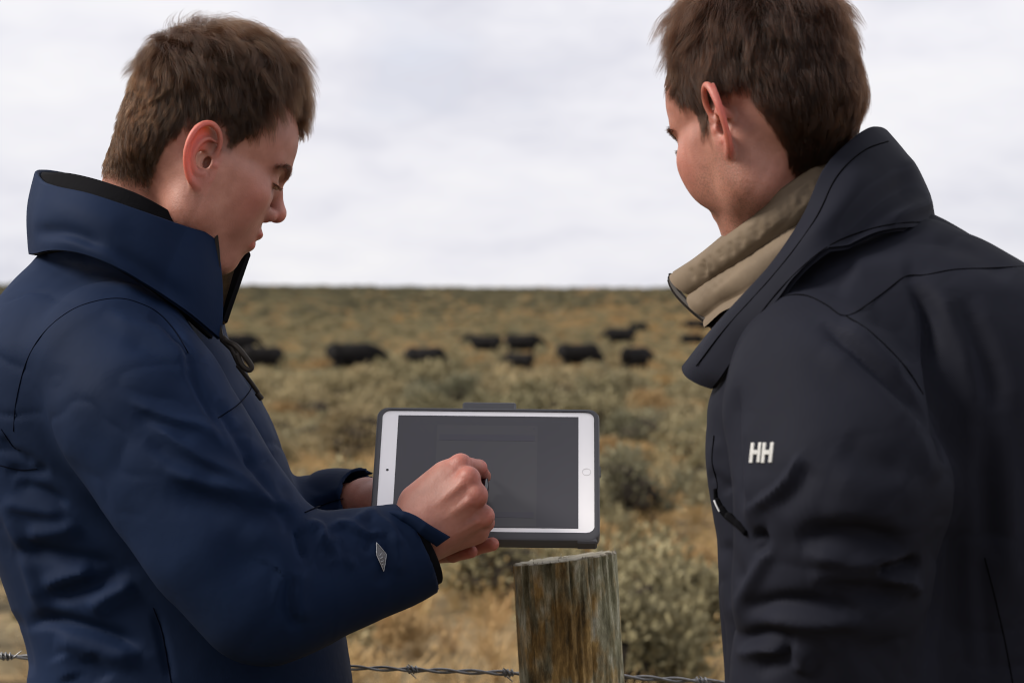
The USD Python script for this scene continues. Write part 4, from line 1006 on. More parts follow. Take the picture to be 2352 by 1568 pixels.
fingers(rh, [(1095, 1138, 2.680), (1100, 1146, 2.728), (1085, 1160, 2.752), (1062, 1168, 2.742)], (10.0, 9.0, 8, 7))
fingers(rh, [(1112, 1186, 2.692), (1117, 1200, 2.722), (1092, 1205, 2.740), (1066, 1200, 2.735)], (9.4, 9.0, 7.4, 6.5))
fingers(rh, [(970, 1205, 2.72), (1025, 1150, 2.748), (1075, 1118, 2.768), (1102, 1106, 2.776)], (15, 11.5, 9.5, 8))
tend = []
for c, q in zip(CAR, MCP):     # tendons on the back of the hand
    a, b = np.array(c), np.array(q); g = [a * (1 - t) + b * t for t in (0.35, 0.6, 0.85)]
    tend.append(s_chain([P(x, y, d - 0.0105) for x, y, d in g], m_(1.2, 2.0, 3.0), 0.002))
for line in ([(985, 1195), (1010, 1165), (1040, 1150), (1065, 1120)], [(1000, 1215), (1035, 1190), (1060, 1185), (1085, 1165)], [(1012, 1130), (1030, 1150), (1040, 1172)]):
    tend.append(s_chain([P(x, y, 2.681 - 0.004 + 0.00009 * (1100 - x)) for x, y in line], m_(0.8, 1.3, 1.3, 0.8)[:len(line)], 0.001))
hand_r = s_union([s_union(rh)] + [(t, 0.006) for t in tend])
lh = [s_chain(px3((760, 1172, 2.955), (842, 1148, 2.895), (880, 1158, 2.872)), m_(29, 25, 24), 0.01)]
for q in ((980, 1150), (985, 1185), (985, 1215), (965, 1238)): lh.append((s_cone(P(875, 1165, 2.875), P(q[0], q[1], 2.862), 17 * MM, 11 * MM), 0.02))
fingers(lh, [(975, 1160, 2.86), (1045, 1165, 2.862), (1085, 1170, 2.852)], (10.5, 9, 7.5), 0.006)
fingers(lh, [(980, 1190, 2.86), (1050, 1200, 2.85), (1090, 1205, 2.838)], (10.5, 9, 7.5), 0.006)
fingers(lh, [(980, 1215, 2.858), (1040, 1262, 2.80), (1090, 1257, 2.762), (1131, 1249, 2.748)], (10.5, 9.6, 9.0, 7.8), 0.006)
fingers(lh, [(965, 1238, 2.85), (1000, 1276, 2.79), (1040, 1273, 2.755), (1082, 1266, 2.742)], (10, 9.2, 8.6, 7.4), 0.006)
hand_l = s_union(lh)
HR = relax(mesh_sdf(hand_r, P(770, 1370, 2.60) * [1, 0, 1] + [0, 2.60, 0], P(1160, 1020, 2.84) * [1, 0, 1] + [0, 2.84, 0], 0.0014, 2), 2)
HL = relax(mesh_sdf(hand_l, P(680, 1320, 2.70) * [1, 0, 1] + [0, 2.70, 0], P(1170, 1080, 3.0) * [1, 0, 1] + [0, 3.0, 0], 0.0018, 2), 2)
def hand_red(v, pts):
    r = np.zeros(len(v))
    for q in pts: r = np.maximum(r, np.exp(-((v - P(*q)) ** 2).sum(1) / 0.014 ** 2))
    return 0.12 + 0.50 * r
parts_ = [(H1.world(H1.v), H1.f, H1.scalp, H1.red, H1.stub)]
for m, pts in ((HR, MCP + [(1100, 1074, 2.738), (1117, 1200, 2.722)]), (HL, [(1131, 1249, 2.748), (1082, 1266, 2.742)])):
    v = np.asarray(m.vertices); z = np.zeros(len(v)); parts_.append((v, np.asarray(m.faces), z, hand_red(v, pts), z))
inner1 = s_union([s_chain(px3((300, 640, 2.87), (270, 850, 2.87), (390, 1500, 2.87)), m_(60, 90, 110), .03), (s_chain(px3((275, 850, 2.72), (420, 1085, 2.645), (612, 1345, 2.628), (880, 1275, 2.68)), m_(55, 52, 44, 29), .02), .05),
                  (s_chain(px3((250, 830, 3.04), (520, 1180, 3.09), (640, 1225, 3.03), (775, 1168, 2.945)), m_(55, 50, 42, 28), .02), .05)])
B1 = join_body(parts_, inner1)
body1 = part(man1, 'body', trimesh.Trimesh(B1[0], B1[1], process=False), 'skin', smooth=True, colors={'scalp': B1[2], 'redness': B1[3], 'stubble': B1[4]})

# navy softshell jacket
T1 = rows_to_levels([(560, 110, 430, 2.86, .06), (600, 75, 470, 2.86, .085), (650, 28, 492, 2.86, .125), (700, -8, 503, 2.86, .160), (780, -48, 520, 2.86, .190), (850, -72, 556, 2.87, .205), (920, -82, 594, 2.87, .205), (1000, -78, 630, 2.87, .200),
                     (1100, -62, 668, 2.87, .190), (1200, -40, 702, 2.87, .180), (1300, -5, 740, 2.87, .175), (1400, 28, 774, 2.87, .175), (1500, 58, 796, 2.87, .178), (1570, 62, 806, 2.87, .182), (1750, 35, 815, 2.87, .19), (1860, 40, 812, 2.87, .19)], 2.85)
torso1 = s_loft(T1, 2.25)
arm_r = s_chain(px3((262, 842, 2.715), (330, 950, 2.668), (420, 1085, 2.645), (520, 1230, 2.63), (612, 1345, 2.628)), m_(96, 91, 86, 84, 82), 0.03)
fore_r = s_chain(px3((612, 1345, 2.628), (720, 1325, 2.645), (820, 1300, 2.665), (905, 1278, 2.685), (1000, 1246, 2.703)), m_(80, 68, 59, 53, 49.5), 0.02)
cuff_pt, cuff_n = P(957, 1266, 2.695), unit([0.047, 0.014, 0.023])
fore_r = s_cut(fore_r, s_half(cuff_pt, cuff_n)); fore_r = s_cut(fore_r, s_cone(P(860, 1290, 2.676), P(1040, 1232, 2.714), 0.0405, 0.0405))
far_arm = s_chain(px3((250, 830, 3.06), (520, 1180, 3.09), (640, 1225, 3.03), (760, 1178, 2.955), (850, 1145, 2.90)), m_(92, 82, 60, 47, 40), 0.03)
far_cut = P(836, 1150, 2.905); far_arm = s_cut(far_arm, s_half(far_cut, P(850, 1145, 2.90) - P(760, 1178, 2.955))); far_arm = s_cut(far_arm, s_cone(P(780, 1170, 2.945), P(870, 1140, 2.89), 0.037, 0.036))
jacket1 = s_union([torso1, (far_arm, 0.03), (s_union([arm_r, (fore_r, 0.022)]), 0.016)])
J1 = mesh_sdf(jacket1, (-0.66, 2.50, 0.86), (-0.04, 3.20, 1.56), 0.0036, 1)
FOLDS1 = [
    ([(373, 1072), (414, 1093), (500, 1120), (592, 1143), (663, 1163), (690, 1196)], 15, 9, 1), ([(373, 1120), (470, 1150), (590, 1180), (650, 1215)], 17, -5),
    ([(330, 965), (373, 993), (456, 1051), (539, 1093), (600, 1142)], 10, 6, 1), ([(330, 1010), (440, 1075), (520, 1112)], 9, -4),
    ([(290, 919), (344, 944), (394, 964), (468, 985), (522, 1030)], 9, 5, 1), ([(300, 950), (380, 985), (450, 1020)], 8, -3),
    ([(238, 712), (287, 741), (361, 769), (410, 810), (440, 860)], 9, 4.5), ([(280, 770), (340, 800), (400, 850), (440, 910)], 10, -3.5), ([(340, 720), (385, 750), (415, 790)], 7, -4),
    ([(357, 716), (394, 753), (430, 806), (450, 880), (515, 1000)], 5, -6), ([(369, 679), (451, 757), (513, 810), (560, 860)], 14, 5), ([(470, 900), (520, 960), (600, 1100), (660, 1200)], 6, -6),
    ([(54, 981), (150, 1100), (290, 1250), (420, 1370)], 14, 3), ([(150, 900), (230, 1050), (340, 1200)], 26, -3),
    ([(430, 1100), (520, 1210), (600, 1330)], 22, -3.5), ([(560, 1200), (640, 1260), (660, 1330), (620, 1330)], 20, 5),
    ([(695, 1222), (716, 1206), (738, 1222), (727, 1270)], 6, 7), ([(687, 1210), (690, 1240), (700, 1285)], 5, -9), ([(749, 1218), (789, 1205), (829, 1222), (870, 1226), (884, 1215)], 6, 6, 1),
    ([(800, 1210), (838, 1183), (856, 1177), (870, 1194), (897, 1215), (921, 1261)], 6, 6), ([(719, 1222), (757, 1255), (775, 1300)], 6, 5), ([(757, 1226), (792, 1267), (808, 1310)], 6, 4.5), ([(735, 1240), (770, 1285)], 5, -4.5), ([(775, 1240), (800, 1280)], 5, -4),
    ([(845, 1205), (850, 1235), (835, 1270)], 7, -4.5), ([(673, 1315), (664, 1360), (668, 1410), (690, 1450)], 7, -6), ([(690, 1300), (684, 1370), (700, 1430)], 10, 4), ([(905, 1225), (915, 1280), (905, 1320)], 8, 3.5), ([(880, 1240), (890, 1290), (870, 1350)], 8, -3),
    ([(54, 1441), (110, 1428), (166, 1437), (250, 1460), (330, 1492)], 11, -13, 1), ([(120, 1470), (180, 1478), (250, 1500), (330, 1505)], 13, 9), ([(140, 1500), (165, 1560)], 12, 6), ([(205, 1500), (240, 1568)], 12, -6), ([(100, 1375), (200, 1345), (300, 1310)], 11, -11), ([(215, 1308), (150, 1330), (100, 1352)], 11, 9),
    ([(310, 1335), (240, 1375), (208, 1410)], 11, 8), ([(20, 1262), (100, 1268), (180, 1285), (280, 1300)], 10, -9), ([(175, 1190), (150, 1215), (60, 1228)], 10, 7), ([(10, 1080), (70, 1085), (120, 1075)], 8, -5), ([(30, 1110), (100, 1130), (160, 1165)], 8, -6), ([(0, 1150), (60, 1165), (150, 1180)], 8, 5),
    ([(0, 1150), (40, 1230), (75, 1330), (98, 1415)], 8, 7), ([(20, 1400), (50, 1490), (62, 1560)], 8, -6), ([(0, 1000), (35, 1045), (80, 1070)], 6, -5),
    ([(540, 930), (560, 960), (545, 1000)], 12, -5), ([(600, 940), (625, 1010), (630, 1050)], 8, 4), ([(560, 1050), (600, 1060), (628, 1048)], 8, -5), ([(640, 1100), (660, 1180), (670, 1240)], 8, -4),
    ([(355, 1400), (375, 1480), (392, 1568)], 5, -4), ([(110, 580), (200, 600), (300, 640), (400, 700)], 8, -4), ([(150, 605), (250, 635), (330, 680)], 9, 3),
    ([(700, 1150), (760, 1135), (830, 1118)], 8, 3), ([(700, 1175), (770, 1150), (832, 1140)], 5, -3)]
fold(J1, FOLDS1, 0.0016, 9.0, 2)
jk1 = part(man1, 'jacket', J1, 'navy_softshell', smooth=True)
F1 = Front(J1)
seam(jk1, F1, [(31, 990), (37, 921), (62, 827), (103, 761), (164, 712), (226, 690), (279, 685), (320, 696), (361, 716), (400, 757), (432, 810)], 'navy_seam')
seam(jk1, F1, [(0, 1068), (45, 1078), (85, 1076)], 'navy_seam'); seam(jk1, F1, [(0, 1385), (3, 985), (30, 1025), (46, 1032)][1:], 'navy_seam')
seam(jk1, F1, [(352, 1395), (372, 1450), (385, 1520), (395, 1580)], 'navy_seam')
seam(jk1, F1, [(500, 960), (545, 930), (572, 900), (580, 880)], 'navy_seam', 0.0006)
seam(jk1, F1, [(700, 1176), (760, 1152), (832, 1134)], 'navy_seam', 0.0007)
nk = np.array(P(300, 520, 2.86))
COL_T = px3((497, 541, 2.745), (440, 528, 2.71), (330, 490, 2.69), (210, 450, 2.70), (125, 432, 2.745), (92, 420, 2.80), (82, 396, 2.88), (150, 402, 2.955), (260, 432, 2.985), (400, 500, 2.97), (500, 560, 2.93), (565, 588, 2.885))
COL_B = px3((509, 778, 2.735), (405, 695, 2.682), (300, 632, 2.668), (205, 588, 2.675), (130, 574, 2.71), (80, 582, 2.79), (72, 585, 2.88), (150, 600, 2.99), (260, 650, 3.02), (390, 720, 3.0), (470, 765, 2.93), (506, 742, 2.86))
cm, S_, N_ = ribbon(COL_T, COL_B, thick=0.006, bulge=0.006, inward=nk, folds=[([(74, 544), (107, 532), (164, 536), (240, 565)], 8, -6), ([(110, 555), (170, 560), (260, 600), (330, 650)], 8, 4), ([(100, 470), (200, 490), (300, 530)], 14, 3), ([(250, 570), (360, 640), (440, 700)], 9, -4)])
col1 = part(jk1, 'collar', cm, 'navy_softshell', smooth=60)
F1c = Front(cm)
seam(col1, F1c, [(98, 436), (130, 440), (210, 456), (330, 497), (440, 535), (485, 545)], 'navy_seam', 0.0005, name='stitching')
seam(col1, F1c, [(72, 578), (95, 580), (152, 566), (205, 584), (300, 627), (400, 690), (500, 768)], 'navy_seam', 0.0008)
def shrink(pts, c, q, dz=0.0): return [p * [q, q, 1] + np.array([c[0], c[1], 0]) * (1 - q) + [0, 0, dz] for p in pts]
LT = px3((500, 572, 2.76), (438, 519, 2.735), (335, 458, 2.715), (240, 422, 2.72), (160, 403, 2.75), (108, 402, 2.80), (98, 400, 2.875), (160, 404, 2.94), (265, 436, 2.965), (400, 505, 2.95), (490, 560, 2.915))
LB = shrink(COL_B[:11], nk, 0.9)
lm, _, _ = ribbon(LT, LB, thick=0.006, bulge=0.004, inward=nk, rough=0.0018, seed=9)
part(jk1, 'collar_lining', lm, 'black_fleece', smooth=60)
fl, _, _ = ribbon(px3((505, 575, 2.905), (535, 592, 2.897), (563, 593, 2.875)), px3((505, 735, 2.865), (508, 738, 2.862), (511, 742, 2.855)), n=40, thick=0.003, inward=P(700, 600, 2.80), rough=0.0008)
part(jk1, 'collar_facing', fl, 'brown_lining', smooth=50)
pl_, _, _ = ribbon(px3((549, 583, 2.882), (567, 583, 2.872)), px3((503, 742, 2.86), (512, 736, 2.85)), n=20, thick=0.006, inward=P(700, 600, 2.80), rough=0.0004)
part(jk1, 'placket', pl_, 'black_fleece', smooth=50)
part(jk1, 'placket_top', tube(spline(np.array(px3((512, 576, 2.905), (535, 580, 2.893), (566, 587, 2.873))), 20), 0.0062, 8), 'black_fleece', smooth=True)
zt = spline(np.array(px3((497, 542, 2.742), (502, 600, 2.739), (498, 650, 2.738), (497, 700, 2.736), (510, 780, 2.734))), 60)
part(jk1, 'zip', cat([tube(zt, 0.0021, 6)] + [box((0.004, 0.004, 0.0018), q) for q in zt[::1]]), 'zip_dark', smooth=40)
zp = spline(np.array(px3((516, 783, 2.72), (540, 793, 2.705), (560, 815, 2.70), (577, 840, 2.70), (572, 850, 2.70), (556, 838, 2.70), (545, 812, 2.702))), 40)
part(jk1, 'zip_pull', cat([tube(zp, 0.0032, 8), tube(px3((512, 778, 2.725), (535, 800, 2.71), (552, 835, 2.705)), 0.0045, 8)]), 'zip_dark', smooth=True)
part(jk1, 'zip_cord', cat([tube(spline(np.array(px3((545, 838, 2.705), (575, 876, 2.708), (592, 900, 2.715))), 20), 0.0026, 7), tube(px3((590, 902, 2.715), (601, 916, 2.718)), 0.0032, 7)]), 'zip_dark', smooth=True)
DI = np.array([(864, 1247), (886, 1273), (879, 1311), (863, 1274)], float)
bd = part(jk1, 'sleeve_badge', patch(F1, DI, 0.0016), 'badge_grey', smooth=False)
edge = np.vstack([DI[i] + (DI[(i + 1) % 4] - DI[i]) * t for i in range(4) for t in np.linspace(0, 1, 8, endpoint=False)])
ep, _ = F1.at(np.vstack([edge, edge[:1]]), 0.0019); part(bd, 'badge_border', tube(ep, 0.00045, 5), 'badge_silver', smooth=True)
for a in ([(871, 1283), (876, 1279)], [(872, 1290), (878, 1287)], [(874, 1296), (877, 1295)], [(870, 1276), (873, 1271)]):
    p_, _ = F1.at(np.array(a, float), 0.0019); part(bd, 'badge_mark', tube(p_, 0.0006, 5), 'badge_silver', smooth=True)
# cuff: dark lining inside the sleeve end and a folded tab lying over the wrist
ax_ = cuff_n; u_ = unit(np.cross(ax_, [0, 1, 0])); w_ = np.cross(ax_, u_)
def cring(t, r, q): return cuff_pt + ax_ * t + r * (np.cos(q)[:, None] * u_ + np.sin(q)[:, None] * w_)
q = np.linspace(0, 2 * np.pi, 48, endpoint=False)
V = np.vstack([cring(t, r, q) for t, r in ((-0.05, 0.0385), (-0.02, 0.0385), (0.008, 0.0395), (0.0105, 0.0415), (0.009, 0.0435), (-0.004, 0.0445))])
lin = trimesh.Trimesh(V, grid_faces(6, 48, wrap=True), process=False)
part(jk1, 'cuff_lining', lin, 'black_fleece', smooth=50)
FL = Front(cat([J1, HR]))
tabp = [(866, 1178), (910, 1172), (945, 1178), (985, 1203), (1034, 1233), (1003, 1254), (965, 1222), (925, 1195), (895, 1184)]
g0 = spline(np.array([(862, 1177), (912, 1171), (950, 1181), (990, 1206), (1034, 1232)], float), 30); g1 = spline(np.array([(868, 1182), (905, 1187), (942, 1207), (975, 1234), (1003, 1254)], float), 30)
rows_ = []
for t in np.linspace(0, 1, 7):
    qq = g0 * (1 - t) + g1 * t
    D_ = np.interp(np.linspace(0, 1, 30), [0, .35, .7, 1], [2.668, 2.645, 2.642, 2.658]) - 0.003 * math.sin(math.pi * t)
    rows_.append([P(x, y, d) for (x, y), d in zip(qq, D_)])
S2 = np.array(rows_); S2b = S2 + np.array([0.0, 0.0028, -0.0008])
loop = np.concatenate([S2, S2b[::-1]], 0); cf = trimesh.Trimesh(loop.reshape(-1, 3), grid_faces(14, 30), process=False)
cf = trimesh.Trimesh(cf.vertices, np.vstack([cf.faces, [(13 * 30 + j, 13 * 30 + j + 1, j + 1) for j in range(29)], [(13 * 30 + j, j + 1, j) for j in range(29)]]), process=False); trimesh.repair.fix_normals(cf)
part(jk1, 'cuff_tab', cf, 'navy_softshell', smooth=50)
legs(man1, P(420, 0, 2.87)[0], 2.87, 0.93, (0.94, 0.34))
st = thing('stylus', 'short black stylus gripped in the fist of the man in blue', 'stylus')
part(st, 'barrel', tube(px3((1111, 1094, 2.768), (1113, 1120, 2.735), (1100, 1180, 2.700)), m_(4.6, 5.2, 5.0), 14), 'lens_black', smooth=40)
part(st, 'tip', tube(px3((1111, 1094, 2.768), (1110, 1086, 2.790), (1109, 1082, 2.803)), m_(4.4, 3.0, 1.6), 12), 'lens_black', smooth=40)
# ---------------------------------------------------------------- man on the right, in charcoal
R2 = frame_of(134, 23)
D2 = 2.40
O2 = P(1650, 292, D2) - R2[:, 1] * 0.076
LINE2 = [(0, 84), (22, 88), (36, 90), (48, 82), (58, 62), (68, 34), (76, 4), (84, 0), (88, 22), (94, 40), (104, 44), (112, 34), (122, 10), (130, -22), (140, -58), (160, -70), (180, -74)]
neck2 = ([P(1775, 400, 2.49), P(1830, 540, 2.475), P(1880, 690, 2.46)], [0.053, 0.056, 0.075])
H2 = Head(O2, R2, {'cheek': 53, 'cheek_w': 45, 'cheek_r': 18, 'nose': 9, 'chin': 68, 'mouth': 9, 'ear_turn': 20}, LINE2, 0.75, 1.0, neck=neck2)
man2 = thing('person', 'man in charcoal shell jacket seen from behind, looking down towards the tablet', 'person')
inner2 = s_union([s_chain(px3((1880, 690, 2.46), (2080, 900, 2.44), (2090, 1500, 2.44)), m_(80, 110, 110), .02), (s_chain(px3((1880, 800, 2.36), (1935, 1130, 2.22), (1900, 1500, 2.27)), m_(55, 50, 42), .02), .05)])
B2 = join_body([(H2.world(H2.v), H2.f, H2.scalp, H2.red, H2.stub)], inner2)
body2 = part(man2, 'body', trimesh.Trimesh(B2[0], B2[1], process=False), 'skin', smooth=True, colors={'scalp': B2[2], 'redness': B2[3], 'stubble': B2[4]})
crown2 = m_(-50, -8, 130)
def flow2(p, n):
    d = p - crown2; t = unit(d - n * (d * n).sum(1, keepdims=True))
    front = np.clip(p[:, 0] / 0.09, 0, 1)[:, None] * np.clip((p[:, 2] - 0.06) / 0.05, 0, 1)[:, None]
    side = np.clip((0.12 - p[:, 2]) / 0.08, 0, 1)[:, None]
    return t + front * np.array([0.8, 0.35, 0.0]) + side * np.array([-0.12, 0, -1.2])
def len2(p):
    x, y, z = p.T / MM
    top = np.clip((z - 50) / 60, 0, 1)
    L = 0.015 + 0.022 * np.clip((z + 70) / 110, 0, 1) + 0.020 * top - 0.046 * np.clip((x + 5) / 45, 0, 1) * top
    return np.where((x > 12) & (z < 60), 0.006 + 0.00018 * np.clip(z - 5, 0, 60), L)
def lift2(p):
    x, y, z = p.T / MM
    return 0.45 + 1.1 * np.clip((z - 70) / 60, 0, 1) + 1.0 * np.clip((-x - 20) / 40, 0, 1)
pts, cnt, wid = grow_hair(H2.v, H2.f, H2.scalp, 40000, crown2, len2, flow2, 23, lift=lift2, min_up=0.001, sites=18, clump=0.70, wild=0.4, line=LINE2, gravity=0.12, wid=0.00024)
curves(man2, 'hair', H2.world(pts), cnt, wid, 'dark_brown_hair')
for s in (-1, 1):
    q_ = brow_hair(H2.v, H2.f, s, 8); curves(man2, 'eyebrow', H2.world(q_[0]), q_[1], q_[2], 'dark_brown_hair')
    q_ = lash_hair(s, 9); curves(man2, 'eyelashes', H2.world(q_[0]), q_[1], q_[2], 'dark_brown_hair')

T2 = rows_to_levels([(470, 2010, 2120, 2.46, .035), (500, 1960, 2170, 2.45, .055), (520, 1915, 2205, 2.445, .075), (560, 1855, 2280, 2.44, .10), (610, 1795, 2358, 2.43, .118), (680, 1738, 2470, 2.42, .135), (760, 1694, 2580, 2.42, .15), (850, 1655, 2650, 2.42, .16), (950, 1625, 2685, 2.42, .165),
                     (1050, 1622, 2690, 2.42, .165), (1200, 1640, 2670, 2.42, .16), (1400, 1656, 2640, 2.42, .16), (1568, 1667, 2620, 2.42, .165), (1800, 1660, 2640, 2.42, .17), (1980, 1660, 2640, 2.42, .17)], 2.42)
torso2 = s_loft(T2, 2.2)
arm2 = s_chain(px3((1885, 800, 2.365), (1905, 950, 2.275), (1935, 1120, 2.225), (1910, 1330, 2.24), (1898, 1568, 2.275), (1880, 1800, 2.34)), m_(88, 93, 94, 85, 84, 78), 0.03)
far2 = s_chain(px3((2600, 800, 2.50), (2700, 1200, 2.52), (2600, 1600, 2.62)), m_(80, 75, 65), 0.03)
J2 = mesh_sdf(s_union([torso2, (arm2, 0.03), (far2, 0.05)]), (0.13, 2.06, 0.88), (0.78, 2.78, 1.60), 0.0036, 1)
FOLDS2 = [
    ([(1880, 735), (1945, 785), (2010, 845), (2100, 928), (2140, 985)], 11, -9, -1), ([(1890, 790), (1960, 850), (2040, 925), (2110, 1000)], 17, 6), ([(1930, 735), (2020, 800), (2090, 870)], 14, 5),
    ([(2088, 645), (2126, 727), (2136, 835), (2154, 960), (2175, 1080)], 11, -13, 1), ([(2100, 632), (2160, 685), (2210, 799), (2233, 930), (2250, 1100)], 16, 9), ([(2190, 690), (2250, 800), (2290, 950)], 14, -5), ([(2230, 680), (2300, 800), (2340, 960)], 16, 4), ([(2240, 900), (2262, 1100), (2275, 1300)], 14, -6), ([(2300, 900), (2312, 1150), (2320, 1400)], 16, 5),
    ([(1990, 720), (2060, 760), (2110, 830)], 9, -4), ([(1950, 740), (2060, 860), (2130, 960)], 7, 3), ([(1800, 640), (1880, 640), (1960, 660)], 16, -5), ([(1945, 620), (2020, 610), (2100, 615)], 14, 4), 
    ([(1840, 1040), (1797, 1109), (1722, 1171)], 9, 7, 1), ([(1860, 1060), (1830, 1120), (1770, 1170)], 16, -5), ([(1724, 940), (1716, 1040), (1722, 1150), (1738, 1230)], 9, 5), ([(1732, 1220), (1749, 1240), (1751, 1275)], 7, -9), ([(1764, 1236), (1757, 1275), (1725, 1335), (1700, 1380), (1693, 1440)], 8, 7),
    ([(1820, 1243), (1921, 1225), (2020, 1235), (2095, 1265)], 13, -11), ([(1838, 1266), (1963, 1289), (2095, 1284)], 11, 8), ([(2010, 1308), (2060, 1302), (2120, 1292)], 8, -12), ([(2016, 1318), (2045, 1329), (2087, 1337), (2106, 1372)], 8, 8), ([(1870, 1350), (1970, 1358), (2085, 1368)], 13, -9), ([(1850, 1325), (1950, 1325), (2010, 1330)], 11, 4),
    ([(1695, 1398), (1797, 1383), (1900, 1390), (1990, 1412)], 10, -11), ([(1740, 1414), (1880, 1432), (2000, 1420)], 11, 8), ([(1685, 1478), (1755, 1461), (1830, 1480)], 10, -10), ([(1685, 1500), (1755, 1487), (1810, 1502)], 9, 8), ([(1730, 1540), (1790, 1515), (1830, 1490)], 10, -8), ([(1810, 1490), (1840, 1510), (1835, 1550)], 11, 6), ([(1900, 1460), (1990, 1490), (2070, 1480)], 16, -5),
    ([(1930, 1010), (2010, 1060), (2090, 1080)], 18, -4), ([(1900, 1100), (2000, 1130), (2120, 1110)], 20, 4), ([(1880, 1180), (1980, 1180), (2080, 1190)], 16, 4), ([(2080, 960), (2125, 1040), (2150, 1110)], 9, 4),
    ([(1690, 880), (1684, 960), (1690, 1050), (1705, 1180)], 6, -8), ([(1650, 1000), (1640, 1060), (1655, 1130)], 8, 5), ([(1625, 1090), (1650, 1100), (1680, 1130)], 7, -5), ([(1660, 1240), (1690, 1300), (1705, 1340)], 8, -5), ([(1650, 1260), (1665, 1350), (1680, 1430)], 8, 4),
    ([(2180, 1200), (2190, 1350), (2200, 1500)], 20, -5), ([(2250, 1250), (2262, 1400), (2275, 1568)], 9, -4), ([(2140, 560), (2230, 575), (2330, 640)], 12, -3)]
fold(J2, FOLDS2, 0.0018, 8.0, 6)
jk2 = part(man2, 'jacket', J2, 'charcoal_shell', smooth=True)
F2 = Front(J2)
seam(jk2, F2, [(2352, 612), (2270, 616), (2190, 619), (2118, 633), (2082, 632), (2028, 673), (1945, 727), (1902, 702), (1848, 677), (1794, 682), (1750, 705)], 'charcoal_seam')
seam(jk2, F2, [(1945, 727), (1990, 755), (2040, 800), (2085, 850), (2120, 905)], 'charcoal_seam', 0.0007)
seam(jk2, F2, [(2262, 1280), (2285, 1370), (2310, 1480), (2330, 1590)], 'charcoal_seam', 0.0007)
seam(jk2, F2, [(1640, 1000), (1636, 1060), (1648, 1110), (1645, 1130)], 'charcoal_seam', 0.0007)
nk2 = np.array(P(1850, 620, 2.49))
CT = px3((1566, 842, 2.47), (1640, 748, 2.405), (1760, 618, 2.352), (1845, 498, 2.345), (1898, 387, 2.365), (1966, 318, 2.405), (2016, 293, 2.455), (2046, 318, 2.53), (2010, 400, 2.61), (1900, 520, 2.655), (1760, 660, 2.66), (1650, 770, 2.62))
CB = px3((1634, 893, 2.39), (1664, 852, 2.345), (1730, 745, 2.305), (1810, 648, 2.298), (1900, 570, 2.305), (2000, 532, 2.325), (2110, 520, 2.37), (2152, 512, 2.46), (2110, 570, 2.60), (1950, 700, 2.68), (1800, 820, 2.68), (1690, 900, 2.62))
cm2, _, _ = ribbon(CT, CB, n=150, rows=30, thick=0.005, bulge=0.010, inward=nk2, rough=0.0012, seed=5, folds=[([(2140, 420), (2060, 440), (1960, 520), (1900, 570)], 16, -10), ([(2150, 470), (2100, 480), (2040, 510)], 8, 6), ([(1990, 360), (1930, 470), (1850, 580)], 16, 4), ([(1820, 640), (1740, 740), (1680, 850)], 10, -5), ([(2070, 360), (2120, 420), (2150, 470)], 8, 5)])
col2 = part(jk2, 'collar', cm2, 'charcoal_shell', smooth=60)
F2c = Front(cm2)
seam(col2, F2c, [(1600, 840), (1668, 752), (1785, 622), (1872, 505), (1922, 405), (1985, 345), (2040, 325)], 'charcoal_seam', 0.0007, name='stitching')
seam(col2, F2c, [(2140, 512), (2080, 511), (2000, 526), (1905, 564), (1812, 643), (1735, 738), (1660, 870)], 'charcoal_seam', 0.0007)
IT = px3((1546, 628, 2.55), (1600, 592, 2.515), (1660, 546, 2.455), (1750, 478, 2.405), (1850, 412, 2.40), (1905, 380, 2.415), (1985, 345, 2.50), (1900, 430, 2.60), (1760, 520, 2.635), (1650, 590, 2.62), (1575, 628, 2.585))
IB = px3((1641, 750, 2.47), (1680, 720, 2.435), (1745, 690, 2.395), (1840, 630, 2.375), (1915, 590, 2.38), (2010, 560, 2.42), (2050, 565, 2.50), (1960, 650, 2.62), (1800, 730, 2.65), (1700, 765, 2.60), (1655, 758, 2.53))
rngd = np.random.default_rng(3)
puck = [([(1862, 432), (1780, 536), (1704, 600), (1615, 686)], 4, -2)]
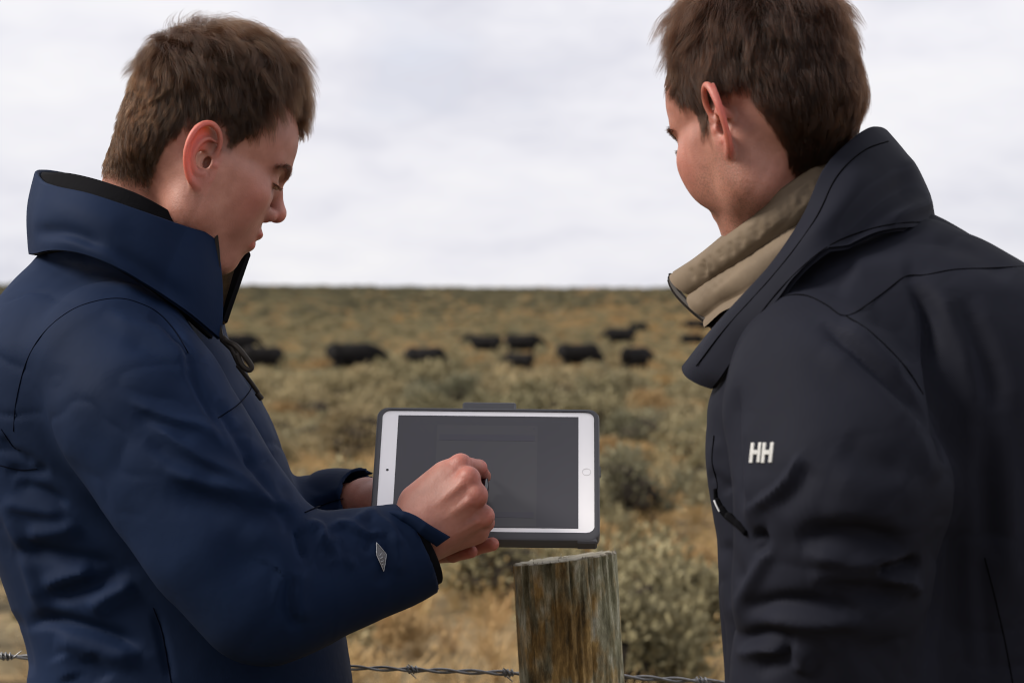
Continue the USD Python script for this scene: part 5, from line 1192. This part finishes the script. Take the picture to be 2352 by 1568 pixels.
for i in range(22):
    t = i / 21; x0 = 1885 - 300 * t + rngd.uniform(-8, 8); y0 = 400 + 215 * t; puck.append(([(x0, y0), (x0 + rngd.uniform(4, 16), y0 + rngd.uniform(22, 40))], 3.0, -rngd.uniform(1.0, 2.8)))
    puck.append(([(x0 - 20, y0 + 62), (x0 - 8 + rngd.uniform(0, 10), y0 + 92)], 3.0, -rngd.uniform(0.5, 1.3)))
im, _, _ = ribbon(IT, IB, n=220, rows=40, thick=0.012, bulge=0.012, puffs=2.4, inward=nk2, rough=0.0016, seed=12, folds=puck)
inner_col = part(man2, 'quilted_collar', im, 'taupe_down', smooth=60, label='puffy taupe inner collar with black zip edge')
iz = spline(np.array(px3((1545, 630, 2.548), (1543, 648, 2.545), (1560, 678, 2.53), (1600, 718, 2.50), (1643, 752, 2.468))), 60)
part(inner_col, 'zip', cat([tube(iz, 0.0042, 7)] + [box((0.0085, 0.006, 0.0016), p) for p in iz[::2]]), 'zip_dark', smooth=40)
# chest pocket zip and sleeve emblem
zq, _ = F2.at(spline(np.array([(1644, 1122), (1650, 1148), (1668, 1178), (1700, 1206), (1716, 1224)], float), 30), 0.0008)
pz = part(jk2, 'pocket_zip', tube(zq, np.interp(np.linspace(0, 1, 30), [0, .4, 1], [0.0018, 0.0044, 0.003]), 8), 'charcoal_seam', smooth=True)
zq, _ = F2.at(np.array([(1652, 1146), (1657, 1158), (1664, 1172)], float), 0.0055); part(pz, 'zip_pull', tube(zq, 0.0011, 6), 'badge_silver', smooth=True)
plain('emblem_white', (0.23, 0.23, 0.225), 0.5)
def ex(x, y): return (1598.6 + x * 0.1758, 964.7 + y * 0.1758)
def stroke(x0, y0, x1, y1, w): return [ex(x0 - w, y0), ex(x0 + w, y0), ex(x1 + w, y1), ex(x1 - w, y1)]
hs = []
for x in (752, 908):
    hs += [stroke(x, 300, x - 26, 558, 20), stroke(x + 98, 296, x + 70, 552, 20), [ex(x + 4, 398), ex(x + 74, 396), ex(x + 70, 452), ex(x, 454)]]
part(jk2, 'emblem', cat([patch(F2, h, 0.0016 + 0.0002 * (i % 3 == 2), 0.0022) for i, h in enumerate(hs)]), 'emblem_white', smooth=False, label='white HH emblem on the sleeve')
legs(man2, P(2130, 0, 2.42)[0], 2.42, 0.95, (-0.7, 0.7))
